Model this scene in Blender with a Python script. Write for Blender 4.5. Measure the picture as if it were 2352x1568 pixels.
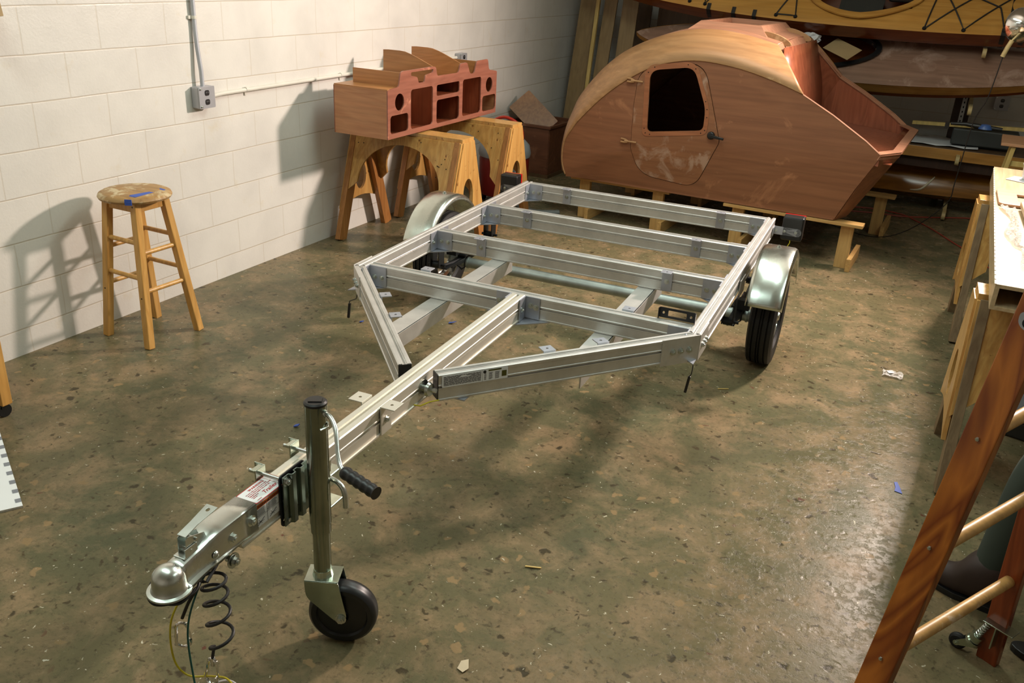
import bpy, bmesh, math, random
from mathutils import Vector, Matrix
random.seed(7)
PI = math.pi
scene = bpy.context.scene
for o in list(bpy.data.objects):
    bpy.data.objects.remove(o)
C = scene.collection

# ------------------------------------------------------------------ camera
FPX, YAW, PITCH, ROLL = 2009.42, -0.4420, 0.4110, 0.0539
CAM = Vector((3.6919, -2.6512, 1.8353))
def cam_axes():
    f = Vector((math.sin(YAW)*math.cos(PITCH), math.cos(YAW)*math.cos(PITCH), -math.sin(PITCH)))
    r = Vector((math.cos(YAW), -math.sin(YAW), 0)); u = r.cross(f)
    return r*math.cos(ROLL)+u*math.sin(ROLL), -r*math.sin(ROLL)+u*math.cos(ROLL), f
cr, cu, cf = cam_axes()
cam = bpy.data.cameras.new('camera'); cam.sensor_width = 36; cam.lens = FPX*36/2352
cam.clip_start = .05; cam.clip_end = 60
camo = bpy.data.objects.new('camera', cam); C.objects.link(camo)
camo.matrix_world = Matrix(((cr.x, cu.x, -cf.x, CAM.x), (cr.y, cu.y, -cf.y, CAM.y), (cr.z, cu.z, -cf.z, CAM.z), (0, 0, 0, 1)))
scene.camera = camo

# ------------------------------------------------------------------ light
world = bpy.data.worlds.new('world'); scene.world = world; world.use_nodes = True
world.node_tree.nodes['Background'].inputs[0].default_value = (.75, .85, .9, 1)
world.node_tree.nodes['Background'].inputs[1].default_value = .03
def light(name, kind, loc, energy, color, size=.3, sy=None, aim=None, spread=None, blend=None):
    l = bpy.data.lights.new(name, kind); l.energy = energy; l.color = color
    if kind in ('POINT', 'SPOT'): l.shadow_soft_size = size
    if kind == 'AREA':
        l.shape = 'RECTANGLE' if sy else 'DISK'; l.size = size
        if sy: l.size_y = sy
        if spread: l.spread = spread
    if kind == 'SPOT': l.spot_size = spread; l.spot_blend = blend
    o = bpy.data.objects.new(name, l); C.objects.link(o); o.location = loc
    if aim is not None: o.rotation_euler = (Vector(aim)-Vector(loc)).to_track_quat('-Z', 'Y').to_euler()
    return o
WARM = (4.22, 3.80, 2.58)
light('work_lamp', 'SPOT', WARM, 1010, (1, .83, .73), .16, aim=(0, -1.2, .5), spread=math.radians(142), blend=1.0)
light('tube_light', 'AREA', (1.5, -1.4, 3.35), 42, (.84, 1, .93), .5, 2.4, aim=(1.3, -1.4, 0))
light('tube_light', 'AREA', (2.6, 1.7, 3.35), 52, (.84, 1, .93), .5, 2.4, aim=(2.4, 1.9, 0))
light('tube_light', 'AREA', (5.2, .6, 3.35), 30, (.84, 1, .93), .5, 2.4, aim=(5.2, .6, 0))
scene.view_settings.view_transform = 'Standard'; scene.view_settings.look = 'None'
scene.view_settings.exposure = 0.0; scene.view_settings.gamma = 1
scene.view_settings.use_curve_mapping = False

# ------------------------------------------------------------------ materials
def lin(c):
    return tuple(((v/255)/12.92 if v/255 <= .04045 else ((v/255+.055)/1.055)**2.4) for v in c)+(1,)
def base_mat(name, col, rough=.5, metal=0, spec=.5):
    m = bpy.data.materials.new(name); m.use_nodes = True
    nt = m.node_tree; b = nt.nodes['Principled BSDF']
    b.inputs['Base Color'].default_value = lin(col); b.inputs['Roughness'].default_value = rough
    b.inputs['Metallic'].default_value = metal; b.inputs['Specular IOR Level'].default_value = spec
    return m, nt, b
def N(nt, t, **kw):
    n = nt.nodes.new(t)
    for k, v in kw.items():
        if isinstance(k, str) and hasattr(n, k): setattr(n, k, v)
        else: n.inputs[k].default_value = v
    return n
def coords(nt, scale=(1, 1, 1), loc=(0, 0, 0), rot=(0, 0, 0)):
    t = nt.nodes.new('ShaderNodeTexCoord'); m = nt.nodes.new('ShaderNodeMapping')
    m.inputs['Scale'].default_value = scale; m.inputs['Location'].default_value = loc; m.inputs['Rotation'].default_value = rot
    nt.links.new(t.outputs['Object'], m.inputs[0]); return m.outputs[0]
def noise(nt, vec, scale, detail=4, rough=.5, dist=0):
    n = nt.nodes.new('ShaderNodeTexNoise'); n.inputs['Scale'].default_value = scale
    n.inputs['Detail'].default_value = detail; n.inputs['Roughness'].default_value = rough; n.inputs['Distortion'].default_value = dist
    nt.links.new(vec, n.inputs['Vector']); return n.outputs['Fac']
def ramp(nt, fac, stops):
    r = nt.nodes.new('ShaderNodeValToRGB'); cr_ = r.color_ramp
    while len(cr_.elements) < len(stops): cr_.elements.new(.5)
    for e, (p, c) in zip(cr_.elements, stops): e.position = p; e.color = c if len(c) == 4 else lin(c)
    nt.links.new(fac, r.inputs[0]); return r.outputs[0]
def mix(nt, fac, a, b, blend='MIX'):
    n = nt.nodes.new('ShaderNodeMix'); n.data_type = 'RGBA'; n.blend_type = blend
    if isinstance(fac, float): n.inputs[0].default_value = fac
    else: nt.links.new(fac, n.inputs[0])
    for i, v in ((6, a), (7, b)):
        if isinstance(v, tuple): n.inputs[i].default_value = v if len(v) == 4 else lin(v)
        else: nt.links.new(v, n.inputs[i])
    return n.outputs[2]
def bump(nt, b, h, strength=.3, dist=.01):
    n = nt.nodes.new('ShaderNodeBump'); n.inputs['Strength'].default_value = strength; n.inputs['Distance'].default_value = dist
    nt.links.new(h, n.inputs['Height']); nt.links.new(n.outputs[0], b.inputs['Normal']); return n
def W2(v): return (v, v, v, 1)

def wood(name, c1, c2, axis=0, rough=.45, fine=60, rings=5.0, c3=None, contrast=.5, stain=None):
    m, nt, b = base_mat(name, c1, rough)
    s1 = [fine]*3; s1[axis] = fine*.045
    s2 = [rings]*3; s2[axis] = rings*.16
    g1 = noise(nt, coords(nt, s1), 1, 4, .6); g2 = noise(nt, coords(nt, s2), 1, 3, .5, 1.2)
    w = nt.nodes.new('ShaderNodeMath'); w.operation = 'MULTIPLY'; w.inputs[1].default_value = 9.0; nt.links.new(g2, w.inputs[0])
    fr = nt.nodes.new('ShaderNodeMath'); fr.operation = 'PINGPONG'; fr.inputs[1].default_value = .5; nt.links.new(w.outputs[0], fr.inputs[0])
    bands = ramp(nt, fr.outputs[0], [(0, W2(0)), (.5, W2(1))])
    a = nt.nodes.new('ShaderNodeMath'); a.operation = 'MULTIPLY'; a.inputs[1].default_value = contrast; nt.links.new(bands, a.inputs[0])
    c = mix(nt, a.outputs[0], c1, c2)
    g1r = ramp(nt, g1, [(.35, W2(.72)), (.65, W2(1.0))])
    c = mix(nt, .8, c, g1r, 'MULTIPLY')
    if stain:
        st = noise(nt, coords(nt, (1, 1, 1)), stain[0], 6, .65, .6)
        sr = ramp(nt, st, [(stain[1], W2(0)), (stain[1]+stain[2], W2(1))])
        c = mix(nt, sr, c, stain[3])
    nt.links.new(c, b.inputs['Base Color']); bump(nt, b, g1, .12, .002)
    return m
def metal(name, col, rough, aniso_axis=None, dirt=.25, metallic=1.0, scale=14):
    m, nt, b = base_mat(name, col, rough, metallic)
    s = [scale]*3
    if aniso_axis is not None: s = [220]*3; s[aniso_axis] = 3
    n1 = noise(nt, coords(nt, s), 1, 3, .6); n2 = noise(nt, coords(nt, (1, 1, 1)), 9, 5, .6)
    r = ramp(nt, n2, [(.3, W2(1-dirt)), (.6, W2(1))])
    c = mix(nt, 1.0, lin(col), r, 'MULTIPLY'); nt.links.new(c, b.inputs['Base Color'])
    rr = nt.nodes.new('ShaderNodeMapRange'); rr.inputs['To Min'].default_value = rough-.06; rr.inputs['To Max'].default_value = rough+.1
    nt.links.new(n1, rr.inputs[0]); nt.links.new(rr.outputs[0], b.inputs['Roughness'])
    bump(nt, b, n1, .06, .001)
    return m
def plain(name, col, rough=.5, metallic=0, spec=.5, var=.12, sc=8):
    m, nt, b = base_mat(name, col, rough, metallic, spec)
    n = noise(nt, coords(nt), sc, 4, .6); r = ramp(nt, n, [(.3, W2(1-var)), (.7, W2(1))])
    nt.links.new(mix(nt, 1.0, lin(col), r, 'MULTIPLY'), b.inputs['Base Color'])
    return m

M = {}
def make_floor():
    m, nt, b = base_mat('concrete', (110, 102, 84), .3, 0, .075)
    v = coords(nt)
    big = noise(nt, v, .8, 5, .6, .5); mid = noise(nt, v, 5, 8, .7, .4); fine = noise(nt, v, 48, 8, .75); lum = noise(nt, v, 30, 6, .7, .3)
    c = mix(nt, ramp(nt, big, [(.38, W2(0)), (.66, W2(1))]), (92, 90, 67), (111, 101, 74))
    c = mix(nt, ramp(nt, mid, [(.44, W2(0)), (.66, W2(.9))]), c, (142, 120, 92))
    c = mix(nt, ramp(nt, lum, [(.30, W2(.8)), (.42, W2(0))]), c, (72, 64, 50))
    c = mix(nt, ramp(nt, fine, [(.36, W2(.6)), (.46, W2(0))]), c, (74, 68, 52))
    c = mix(nt, ramp(nt, fine, [(.60, W2(0)), (.72, W2(.5))]), c, (150, 136, 112))
    warp = nt.nodes.new('ShaderNodeTexNoise'); warp.inputs['Scale'].default_value = 22; warp.inputs['Detail'].default_value = 4; nt.links.new(v, warp.inputs[0])
    vm = nt.nodes.new('ShaderNodeVectorMath'); vm.operation = 'MULTIPLY_ADD'; vm.inputs[1].default_value = (.075, .075, 0)
    nt.links.new(warp.outputs['Color'], vm.inputs[0]); nt.links.new(v, vm.inputs[2])
    def blobs(scale, r0, r1, thr, col, chan, off):
        p = nt.nodes.new('ShaderNodeTexVoronoi'); p.inputs['Scale'].default_value = scale
        ad = nt.nodes.new('ShaderNodeVectorMath'); ad.inputs[1].default_value = (off, off*.7, 0); nt.links.new(vm.outputs[0], ad.inputs[0]); nt.links.new(ad.outputs[0], p.inputs['Vector'])
        s = nt.nodes.new('ShaderNodeSeparateColor'); nt.links.new(p.outputs['Color'], s.inputs[0])
        k = mix(nt, 1.0, ramp(nt, p.outputs['Distance'], [(r0, W2(1)), (r1, W2(0))]), ramp(nt, s.outputs[chan], [(thr, W2(0)), (thr+.04, W2(1))]), 'MULTIPLY')
        return mix(nt, k, c, col), k, p
    c, k1, p1 = blobs(17, .16, .28, .80, (70, 62, 46), 0, 0)
    c, _, _ = blobs(34, .16, .3, .70, (78, 68, 50), 1, 1.3)
    c, _, _ = blobs(13, .16, .22, .86, (138, 116, 84), 2, 2.1)
    c, _, _ = blobs(21, .14, .22, .965, (96, 62, 50), 0, 3.7)
    c, _, _ = blobs(12, .05, .07, .90, (196, 190, 172), 1, 5.1)
    c, _, _ = blobs(40, .08, .12, .90, (190, 182, 160), 2, 6.3)
    st = noise(nt, coords(nt, (1, .6, 1), (3.1, 0, 0)), .7, 6, .7, 1.0)
    c = mix(nt, ramp(nt, st, [(.55, W2(0)), (.74, W2(.6))]), c, (66, 60, 46))
    nt.links.new(c, b.inputs['Base Color'])
    rr = ramp(nt, mid, [(.3, W2(.17)), (.7, W2(.32))]); nt.links.new(rr, b.inputs['Roughness'])
    h = mix(nt, .5, ramp(nt, lum, [(.3, W2(0)), (.5, W2(1))]), fine)
    h = mix(nt, .4, h, ramp(nt, p1.outputs['Distance'], [(.1, W2(0)), (.3, W2(1))]))
    bump(nt, b, h, .4, .005)
    return m
M['floor'] = make_floor()
def make_block(name, ax, off, col=(222, 218, 210)):
    m, nt, b = base_mat(name, col, .42)
    t = nt.nodes.new('ShaderNodeTexCoord'); s = nt.nodes.new('ShaderNodeSeparateXYZ'); nt.links.new(t.outputs['Object'], s.inputs[0])
    cb = nt.nodes.new('ShaderNodeCombineXYZ')
    ad = nt.nodes.new('ShaderNodeMath'); ad.inputs[1].default_value = off+40*.4064; nt.links.new(s.outputs[ax], ad.inputs[0])
    az = nt.nodes.new('ShaderNodeMath'); az.inputs[1].default_value = -.1301+40*.2032; nt.links.new(s.outputs[2], az.inputs[0])
    nt.links.new(ad.outputs[0], cb.inputs[0]); nt.links.new(az.outputs[0], cb.inputs[1])
    # slightly wandering joints
    wn = nt.nodes.new('ShaderNodeTexNoise'); wn.inputs['Scale'].default_value = 3; nt.links.new(cb.outputs[0], wn.inputs['Vector'])
    vm = nt.nodes.new('ShaderNodeVectorMath'); vm.operation = 'MULTIPLY_ADD'; vm.inputs[1].default_value = (.012, .008, 0)
    nt.links.new(wn.outputs['Color'], vm.inputs[0]); nt.links.new(cb.outputs[0], vm.inputs[2])
    br = nt.nodes.new('ShaderNodeTexBrick'); nt.links.new(vm.outputs[0], br.inputs['Vector'])
    br.offset = .5; br.inputs['Scale'].default_value = 1; br.inputs['Brick Width'].default_value = .4064; br.inputs['Row Height'].default_value = .2032
    br.inputs['Mortar Size'].default_value = .0042; br.inputs['Mortar Smooth'].default_value = .5
    br.inputs['Color1'].default_value = W2(1); br.inputs['Color2'].default_value = W2(1); br.inputs['Mortar'].default_value = W2(0)
    # bed joints read more strongly than the painted over head joints
    md = nt.nodes.new('ShaderNodeMath'); md.operation = 'FRACT'
    dv = nt.nodes.new('ShaderNodeMath'); dv.operation = 'DIVIDE'; dv.inputs[1].default_value = .2032
    sp2 = nt.nodes.new('ShaderNodeSeparateXYZ'); nt.links.new(vm.outputs[0], sp2.inputs[0])
    nt.links.new(sp2.outputs[1], dv.inputs[0]); nt.links.new(dv.outputs[0], md.inputs[0])
    bed = ramp(nt, md.outputs[0], [(0, W2(0)), (.012, W2(1)), (.972, W2(1)), (1, W2(0))])
    g = noise(nt, coords(nt), 75, 4, .6); g2 = noise(nt, coords(nt), 2.2, 5, .6, .3)
    c = mix(nt, ramp(nt, g2, [(.4, W2(0)), (.75, W2(1))]), lin(col), lin(tuple(int(x*.94) for x in col)))
    ochre = ramp(nt, noise(nt, coords(nt, (1, 1, 1), (5, 3, 2)), 6, 6, .7), [(.6, W2(0)), (.75, W2(.30))])
    c = mix(nt, ochre, c, (205, 186, 140))
    dk = mix(nt, .42, bed, br.outputs['Color'])
    c = mix(nt, dk, (196, 184, 166), c)
    nt.links.new(c, b.inputs['Base Color'])
    rm = ramp(nt, noise(nt, coords(nt), 5, 3, .6), [(.35, W2(.3)), (.65, W2(.55))]); nt.links.new(rm, b.inputs['Roughness'])
    h = mix(nt, .42, dk, g)
    bump(nt, b, h, .4, .005)
    return m
M['block_left'] = make_block('painted_block_left', 1, .2032)
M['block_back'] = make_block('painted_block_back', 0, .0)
M['ceiling'] = plain('ceiling_paint', (205, 207, 200), .8)
M['alu'] = metal('mill_aluminium', (214, 213, 209), .46, 1, .16, .82)
M['alu_new'] = metal('satin_aluminium', (224, 220, 208), .50, 1, .05, .8)
M['alu_plate'] = metal('aluminium_plate', (186, 190, 200), .46, 2, .2, .85)
M['steel_bright'] = metal('zinc_plated_steel', (205, 210, 204), .27, None, .18)
M['corrugated'] = metal('dark_zinc_plate', (112, 124, 116), .25, None, .3, 1, 6)
M['zinc_yellow'] = metal('passivated_zinc', (192, 202, 188), .2, None, .3, 1, 6)
M['jack'] = metal('jack_tube_zinc', (146, 152, 138), .17, None, .35, 1, 8)
M['galv'] = metal('galvanised_tube', (172, 180, 176), .5, None, .3)
M['chrome'] = metal('chrome', (225, 225, 222), .1, None, .1)
M['fender'] = metal('stainless_fender', (206, 214, 206), .24, None, .14)
M['dark_steel'] = plain('dark_steel', (46, 48, 50), .45, .7)
M['rubber'] = plain('tyre_rubber', (25, 25, 26), .55, 0, .4, .35, 20)
M['black_plastic'] = plain('black_plastic', (22, 22, 23), .4)
M['black'] = plain('black_cavity', (10, 9, 8), .9)
M['caster_rubber'] = plain('caster_rubber', (30, 31, 33), .38, 0, .5, .3, 14)
M['red_lens'] = plain('red_lens', (170, 20, 24), .2)
M['white'] = plain('white_vinyl', (228, 230, 230), .4, 0, .5, .03)
M['red'] = plain('label_red', (178, 22, 30), .4, 0, .5, .03)
M['orange'] = plain('label_orange', (196, 92, 18), .4, 0, .5, .03)
M['ink'] = plain('label_ink', (30, 32, 34), .5, 0, .5, .03)
M['olive'] = plain('label_seal', (80, 78, 20), .35)
M['stool'] = wood('beech_stool', (214, 164, 92), (190, 134, 62), 2, .35, 50, 4)
M['stool_seat'] = wood('glue_stained_seat', (176, 136, 80), (140, 100, 54), 0, .55, 50, 6, None, .6, (9, .5, .08, (198, 178, 140)))
M['okoume'] = wood('okoume_panel', (166, 104, 68), (146, 86, 54), 0, .42, 40, 3.0, None, .5)
M['okoume_side'] = wood('okoume_side', (146, 96, 66), (128, 80, 54), 0, .45, 30, 2.4, None, .45, (3, .62, .1, (176, 120, 84)))
M['okoume_roof'] = wood('okoume_roof', (180, 136, 92), (162, 118, 76), 0, .45, 34, 2.6, None, .5, (3.2, .6, .05, (194, 156, 114)))
M['okoume_top'] = wood('okoume_top', (176, 126, 98), (160, 108, 82), 0, .45, 34, 2.6, None, .4)
M['okoume_in'] = wood('okoume_interior', (160, 92, 64), (128, 68, 46), 2, .3, 30, 4, None, .6)
M['door_wood'] = wood('okoume_door', (150, 100, 68), (132, 82, 54), 0, .42, 34, 3, None, .4, (6, .52, .10, (168, 134, 112)))
M['red_okoume'] = wood('epoxied_okoume_front', (156, 100, 82), (134, 78, 62), 1, .25, 40, 4, None, .45, (5, .62, .08, (196, 132, 104)))
M['cab_end'] = wood('okoume_cabinet_end', (190, 134, 92), (166, 106, 68), 0, .4, 40, 3.2, None, .55)
M['cab_shelf'] = wood('okoume_cabinet_shelf', (188, 132, 80), (166, 108, 60), 0, .4, 44, 4, None, .5)
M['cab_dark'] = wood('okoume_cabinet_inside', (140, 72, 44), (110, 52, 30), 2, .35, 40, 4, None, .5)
M['pine'] = wood('pine_board', (206, 166, 104), (184, 138, 76), 2, .5, 50, 5)
M['pine_x'] = wood('pine_board_x', (204, 162, 100), (182, 136, 76), 0, .5, 50, 5)
M['pine_y'] = wood('pine_board_y', (204, 162, 100), (182, 136, 76), 1, .5, 50, 5)
M['horse_ply'] = wood('varnished_plywood', (208, 162, 94), (180, 124, 60), 2, .32, 40, 6, None, .6, (14, .62, .05, (120, 72, 34)))
M['horse_leg'] = wood('varnished_leg', (178, 122, 66), (146, 90, 42), 2, .4, 44, 6)
M['grey_leg'] = wood('weathered_leg', (140, 118, 88), (112, 86, 62), 2, .5, 44, 6)
M['bench_ply'] = wood('bench_plywood', (206, 182, 144), (188, 158, 114), 1, .35, 50, 5, None, .45)
M['birch'] = wood('birch_panel', (204, 176, 134), (192, 160, 114), 1, .4, 60, 3)
M['peach'] = wood('okoume_ring', (196, 146, 108), (184, 130, 92), 0, .45, 60, 4)
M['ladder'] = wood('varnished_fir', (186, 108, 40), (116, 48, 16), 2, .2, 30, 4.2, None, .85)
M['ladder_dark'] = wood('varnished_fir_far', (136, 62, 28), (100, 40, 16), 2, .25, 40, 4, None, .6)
M['dowel'] = wood('dowel', (206, 160, 96), (184, 132, 70), 0, .42, 40, 5, None, .4, (12, .56, .08, (214, 184, 152)))
M['deck'] = wood('okoume_deck', (198, 148, 74), (176, 122, 54), 0, .12, 30, 3)
M['hull'] = wood('sapele_hull', (118, 60, 26), (84, 38, 16), 0, .18, 30, 3)
M['deck_grey'] = wood('sanded_deck', (150, 118, 100), (130, 100, 84), 0, .2, 30, 3, None, .4, (5, .56, .12, (168, 140, 124)))
M['strake'] = wood('sheer_strake', (186, 134, 70), (160, 108, 50), 0, .2, 30, 3)
M['amber'] = wood('amber_varnish', (150, 98, 36), (112, 66, 24), 0, .15, 30, 3)
M['rack'] = wood('brown_upright', (62, 36, 22), (44, 24, 14), 2, .5, 40, 5)
M['peg'] = wood('pale_peg', (206, 184, 132), (190, 164, 110), 0, .5, 50, 6)
M['ply_dull'] = wood('stored_plywood', (150, 124, 84), (130, 104, 66), 2, .5, 34, 3)
M['ply_dark'] = wood('stored_dark_board', (96, 72, 46), (76, 54, 34), 2, .5, 34, 3)
M['ply_brown'] = wood('stored_brown_board', (112, 66, 44), (90, 50, 34), 2, .5, 34, 3)
M['stick'] = wood('pine_stick', (214, 184, 112), (196, 162, 88), 2, .5, 40, 3)
M['box_wood'] = wood('dark_box_plywood', (112, 70, 48), (84, 48, 32), 0, .4, 30, 3, None, .5, (4, .6, .1, (134, 92, 68)))
M['lid_wood'] = wood('lid_board', (150, 106, 66), (120, 78, 44), 1, .4, 40, 5)
M['conduit'] = plain('painted_conduit', (222, 218, 206), .4)
M['conduit_grey'] = plain('grey_conduit', (186, 188, 194), .4, .2)
M['outlet'] = plain('grey_outlet_box', (178, 178, 182), .35, .3)
M['receptacle'] = plain('black_receptacle', (28, 26, 26), .35)
M['vac_red'] = plain('vacuum_red', (128, 28, 24), .35)
M['vac_grey'] = plain('vacuum_grey', (150, 156, 160), .5)
M['hose'] = plain('vacuum_hose', (96, 100, 98), .5)
M['handle_red'] = plain('bright_red_handle', (200, 52, 32), .4)
M['cord_red'] = plain('red_extension_cord', (160, 62, 46), .5)
M['cord_black'] = plain('black_cord', (30, 28, 28), .5)
M['tape'] = plain('blue_tape', (56, 88, 176), .6)
M['paper'] = plain('paper', (214, 214, 216), .7, 0, .3, .08)
M['case'] = plain('grey_plastic_case', (128, 130, 136), .5)
M['case_dark'] = plain('dark_plastic_case', (50, 52, 50), .5)
M['trousers'] = plain('dark_green_trousers', (52, 62, 54), .85)
M['boot'] = plain('brown_boot', (52, 38, 34), .6)
M['shirt'] = plain('grey_shirt', (90, 92, 96), .85)
M['skin'] = plain('skin', (196, 150, 124), .55)
M['yellow_wire'] = plain('yellow_wire', (206, 190, 40), .4)
M['green_wire'] = plain('green_wire', (14, 84, 76), .4)
M['white_wire'] = plain('white_wire', (226, 220, 222), .4)
M['putty'] = plain('masking_patch', (206, 190, 160), .6)
M['blue_tool'] = plain('blue_plastic', (52, 84, 140), .35)
M['cardboard'] = plain('cardboard', (176, 150, 108), .7)
M['translucent'] = plain('frosted_plastic', (206, 206, 200), .35)
def make_film():
    m, nt, b = base_mat('plastic_film', (245, 238, 232), .08)
    b.inputs['Alpha'].default_value = .38
    v = nt.nodes.new('ShaderNodeTexVoronoi'); v.inputs['Scale'].default_value = 70; nt.links.new(coords(nt), v.inputs['Vector'])
    bump(nt, b, v.outputs['Distance'], .8, .01); return m
M['film'] = make_film()

# ------------------------------------------------------------------ mesh helpers
class MB:
    def __init__(self): self.bm = bmesh.new()
    def box(self, c, s, R=None, skew=None):
        vs = []
        for dx in (-.5, .5):
            for dy in (-.5, .5):
                for dz in (-.5, .5):
                    v = Vector((dx*s[0], dy*s[1], dz*s[2]))
                    if R is not None: v = R @ v
                    vs.append(self.bm.verts.new(v+Vector(c)))
        for f in ((0, 1, 3, 2), (4, 6, 7, 5), (0, 4, 5, 1), (2, 3, 7, 6), (0, 2, 6, 4), (1, 5, 7, 3)):
            self.bm.faces.new([vs[i] for i in f])
        return self
    def beam(self, a, b, w, h, up=(0, 0, 1), w2=None, h2=None):
        a = Vector(a); b = Vector(b); d = (b-a).normalized(); u = Vector(up)
        s = d.cross(u).normalized(); u = s.cross(d).normalized()
        vs = []
        for p, ww, hh in ((a, w, h), (b, w2 or w, h2 or h)):
            for sx, sz in ((-1, -1), (1, -1), (1, 1), (-1, 1)): vs.append(self.bm.verts.new(p+s*sx*ww/2+u*sz*hh/2))
        self.bm.faces.new(vs[0:4][::-1]); self.bm.faces.new(vs[4:8])
        for i in range(4): self.bm.faces.new([vs[i], vs[(i+1) % 4], vs[4+(i+1) % 4], vs[4+i]])
        return self
    def sweep(self, sec, a, b, up=(0, 0, 1)):
        a = Vector(a); b = Vector(b); d = (b-a).normalized(); s = d.cross(Vector(up)).normalized(); u = s.cross(d)
        r0 = [self.bm.verts.new(a+s*x+u*z) for x, z in sec]; r1 = [self.bm.verts.new(b+s*x+u*z) for x, z in sec]
        n = len(sec)
        for i in range(n): self.bm.faces.new([r0[i], r0[(i+1) % n], r1[(i+1) % n], r1[i]])
        self.bm.faces.new(r0[::-1]); self.bm.faces.new(r1); return self
    def tube(self, pts, r, n=10, cap=True, closed=False):
        pts = [Vector(p) for p in pts]; rs = r if isinstance(r, (list, tuple)) else [r]*len(pts)
        rings = []; prev = None
        for i, p in enumerate(pts):
            if closed: t = (pts[(i+1) % len(pts)]-pts[i-1])
            else: t = (pts[min(i+1, len(pts)-1)]-pts[max(i-1, 0)])
            t.normalize()
            if prev is None:
                ref = Vector((0, 0, 1)) if abs(t.z) < .9 else Vector((1, 0, 0)); s = t.cross(ref).normalized()
            else:
                s = prev-t*prev.dot(t)
                if s.length < 1e-6: s = t.cross(Vector((0, 0, 1)))
                s.normalize()
            prev = s; u = t.cross(s)
            rings.append([self.bm.verts.new(p+(s*math.cos(2*PI*k/n)+u*math.sin(2*PI*k/n))*rs[i]) for k in range(n)])
        L = len(rings)
        for i in range(L if closed else L-1):
            A = rings[i]; B = rings[(i+1) % L]
            for k in range(n): self.bm.faces.new([A[k], A[(k+1) % n], B[(k+1) % n], B[k]])
        if cap and not closed: self.bm.faces.new(rings[0][::-1]); self.bm.faces.new(rings[-1])
        return self
    def cyl(self, a, b, r, n=16, r2=None): return self.tube([a, b], [r, r if r2 is None else r2], n)
    def lathe(self, prof, o, axis, n=32, a0=0, a1=2*PI, ref=None):
        o = Vector(o); ax = Vector(axis).normalized(); rf = Vector(ref) if ref else (Vector((0, 0, 1)) if abs(ax.z) < .9 else Vector((1, 0, 0)))
        s = (rf-ax*rf.dot(ax)).normalized(); u = ax.cross(s); full = abs(a1-a0-2*PI) < 1e-6
        m = n if full else n+1; rings = []
        for k in range(m):
            a = a0+(a1-a0)*k/n; d = s*math.cos(a)+u*math.sin(a)
            rings.append([self.bm.verts.new(o+ax*h+d*r) for r, h in prof])
        for k in range(n):
            A = rings[k]; B = rings[(k+1) % m]
            for i in range(len(prof)-1): self.bm.faces.new([A[i], B[i], B[i+1], A[i+1]])
        return self
    def plate(self, outer, holes, fn, t0, t1):
        """flat plate with holes: fn(u, v, w) -> 3-D point, thickness w from t0 to t1"""
        loops = [outer]+list(holes); rings = []
        for w in (t0, t1):
            es = []; rr = []
            for lp in loops:
                vs = [self.bm.verts.new(Vector((p[0], p[1], 0))) for p in lp]
                es += [self.bm.edges.new((vs[i], vs[(i+1) % len(vs)])) for i in range(len(vs))]; rr.append(vs)
            bmesh.ops.triangle_fill(self.bm, use_beauty=True, use_dissolve=False, edges=es)
            rings.append(rr)
        for a, b in zip(*rings):
            n = len(a)
            for i in range(n): self.bm.faces.new([a[i], a[(i+1) % n], b[(i+1) % n], b[i]])
        for w, rr in zip((t0, t1), rings):
            for lp in rr:
                for v in lp: v.co = Vector(fn(v.co.x, v.co.y, w))
        return self
    def grid(self, rows, close=False):
        vs = [[self.bm.verts.new(Vector(p)) for p in r] for r in rows]
        for i in range(len(vs)-1):
            n = len(vs[i])
            for j in range(n if close else n-1): self.bm.faces.new([vs[i][j], vs[i][(j+1) % n], vs[i+1][(j+1) % n], vs[i+1][j]])
        return self
    def bolt(self, p, d, r=.008, h=.006, washer=True):
        p = Vector(p); d = Vector(d).normalized()
        if washer: self.cyl(p, p+d*.002, r*1.45, 14)
        self.cyl(p, p+d*(h+.002), r, 6); self.cyl(p, p+d*(h+.005), r*.5, 8); return self
    def build(self, name, mat, parent=None, bevel=0, smooth=False, thick=None, seg=2):
        bmesh.ops.remove_doubles(self.bm, verts=self.bm.verts, dist=1e-6)
        bmesh.ops.recalc_face_normals(self.bm, faces=self.bm.faces)
        me = bpy.data.meshes.new(name); self.bm.to_mesh(me); self.bm.free()
        me.materials.append(M[mat] if isinstance(mat, str) else mat)
        o = bpy.data.objects.new(name, me); C.objects.link(o)
        if parent is not None: o.parent = parent
        if smooth:
            for p in me.polygons: p.use_smooth = True
            try: me.set_sharp_from_angle(angle=math.radians(38))
            except Exception: pass
        if thick: md = o.modifiers.new('solid', 'SOLIDIFY'); md.thickness = thick; md.offset = 0
        if bevel:
            md = o.modifiers.new('bevel', 'BEVEL'); md.width = bevel; md.segments = seg; md.limit_method = 'ANGLE'; md.angle_limit = math.radians(50)
        return o
class BL:
    """bolts, each built as its own object"""
    def __init__(self): self.a = []
    def bolt(self, *a, **k): self.a.append((a, k)); return self
    def build(self, name, mat, parent, *r):
        for a, k in self.a: o = MB().bolt(*a, **k).build(name, mat, parent)
        return o
def thing(name, label, cat, loc=(0, 0, 0), rz=0, group=None):
    o = bpy.data.objects.new(name, None); C.objects.link(o); o.location = loc; o.rotation_euler = (0, 0, rz)
    o.empty_display_size = .1; return tag(o, label, cat, group)
def tag(o, label, cat, group=None):
    o['label'] = label; o['category'] = cat
    if group: o['group'] = group
    return o
def struct(o): o['kind'] = 'structure'; return o
def copy_tree(o, parent=None):
    c = o.copy(); C.objects.link(c); c.parent = parent
    for ch in list(o.children): copy_tree(ch, c)
    return c
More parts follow.
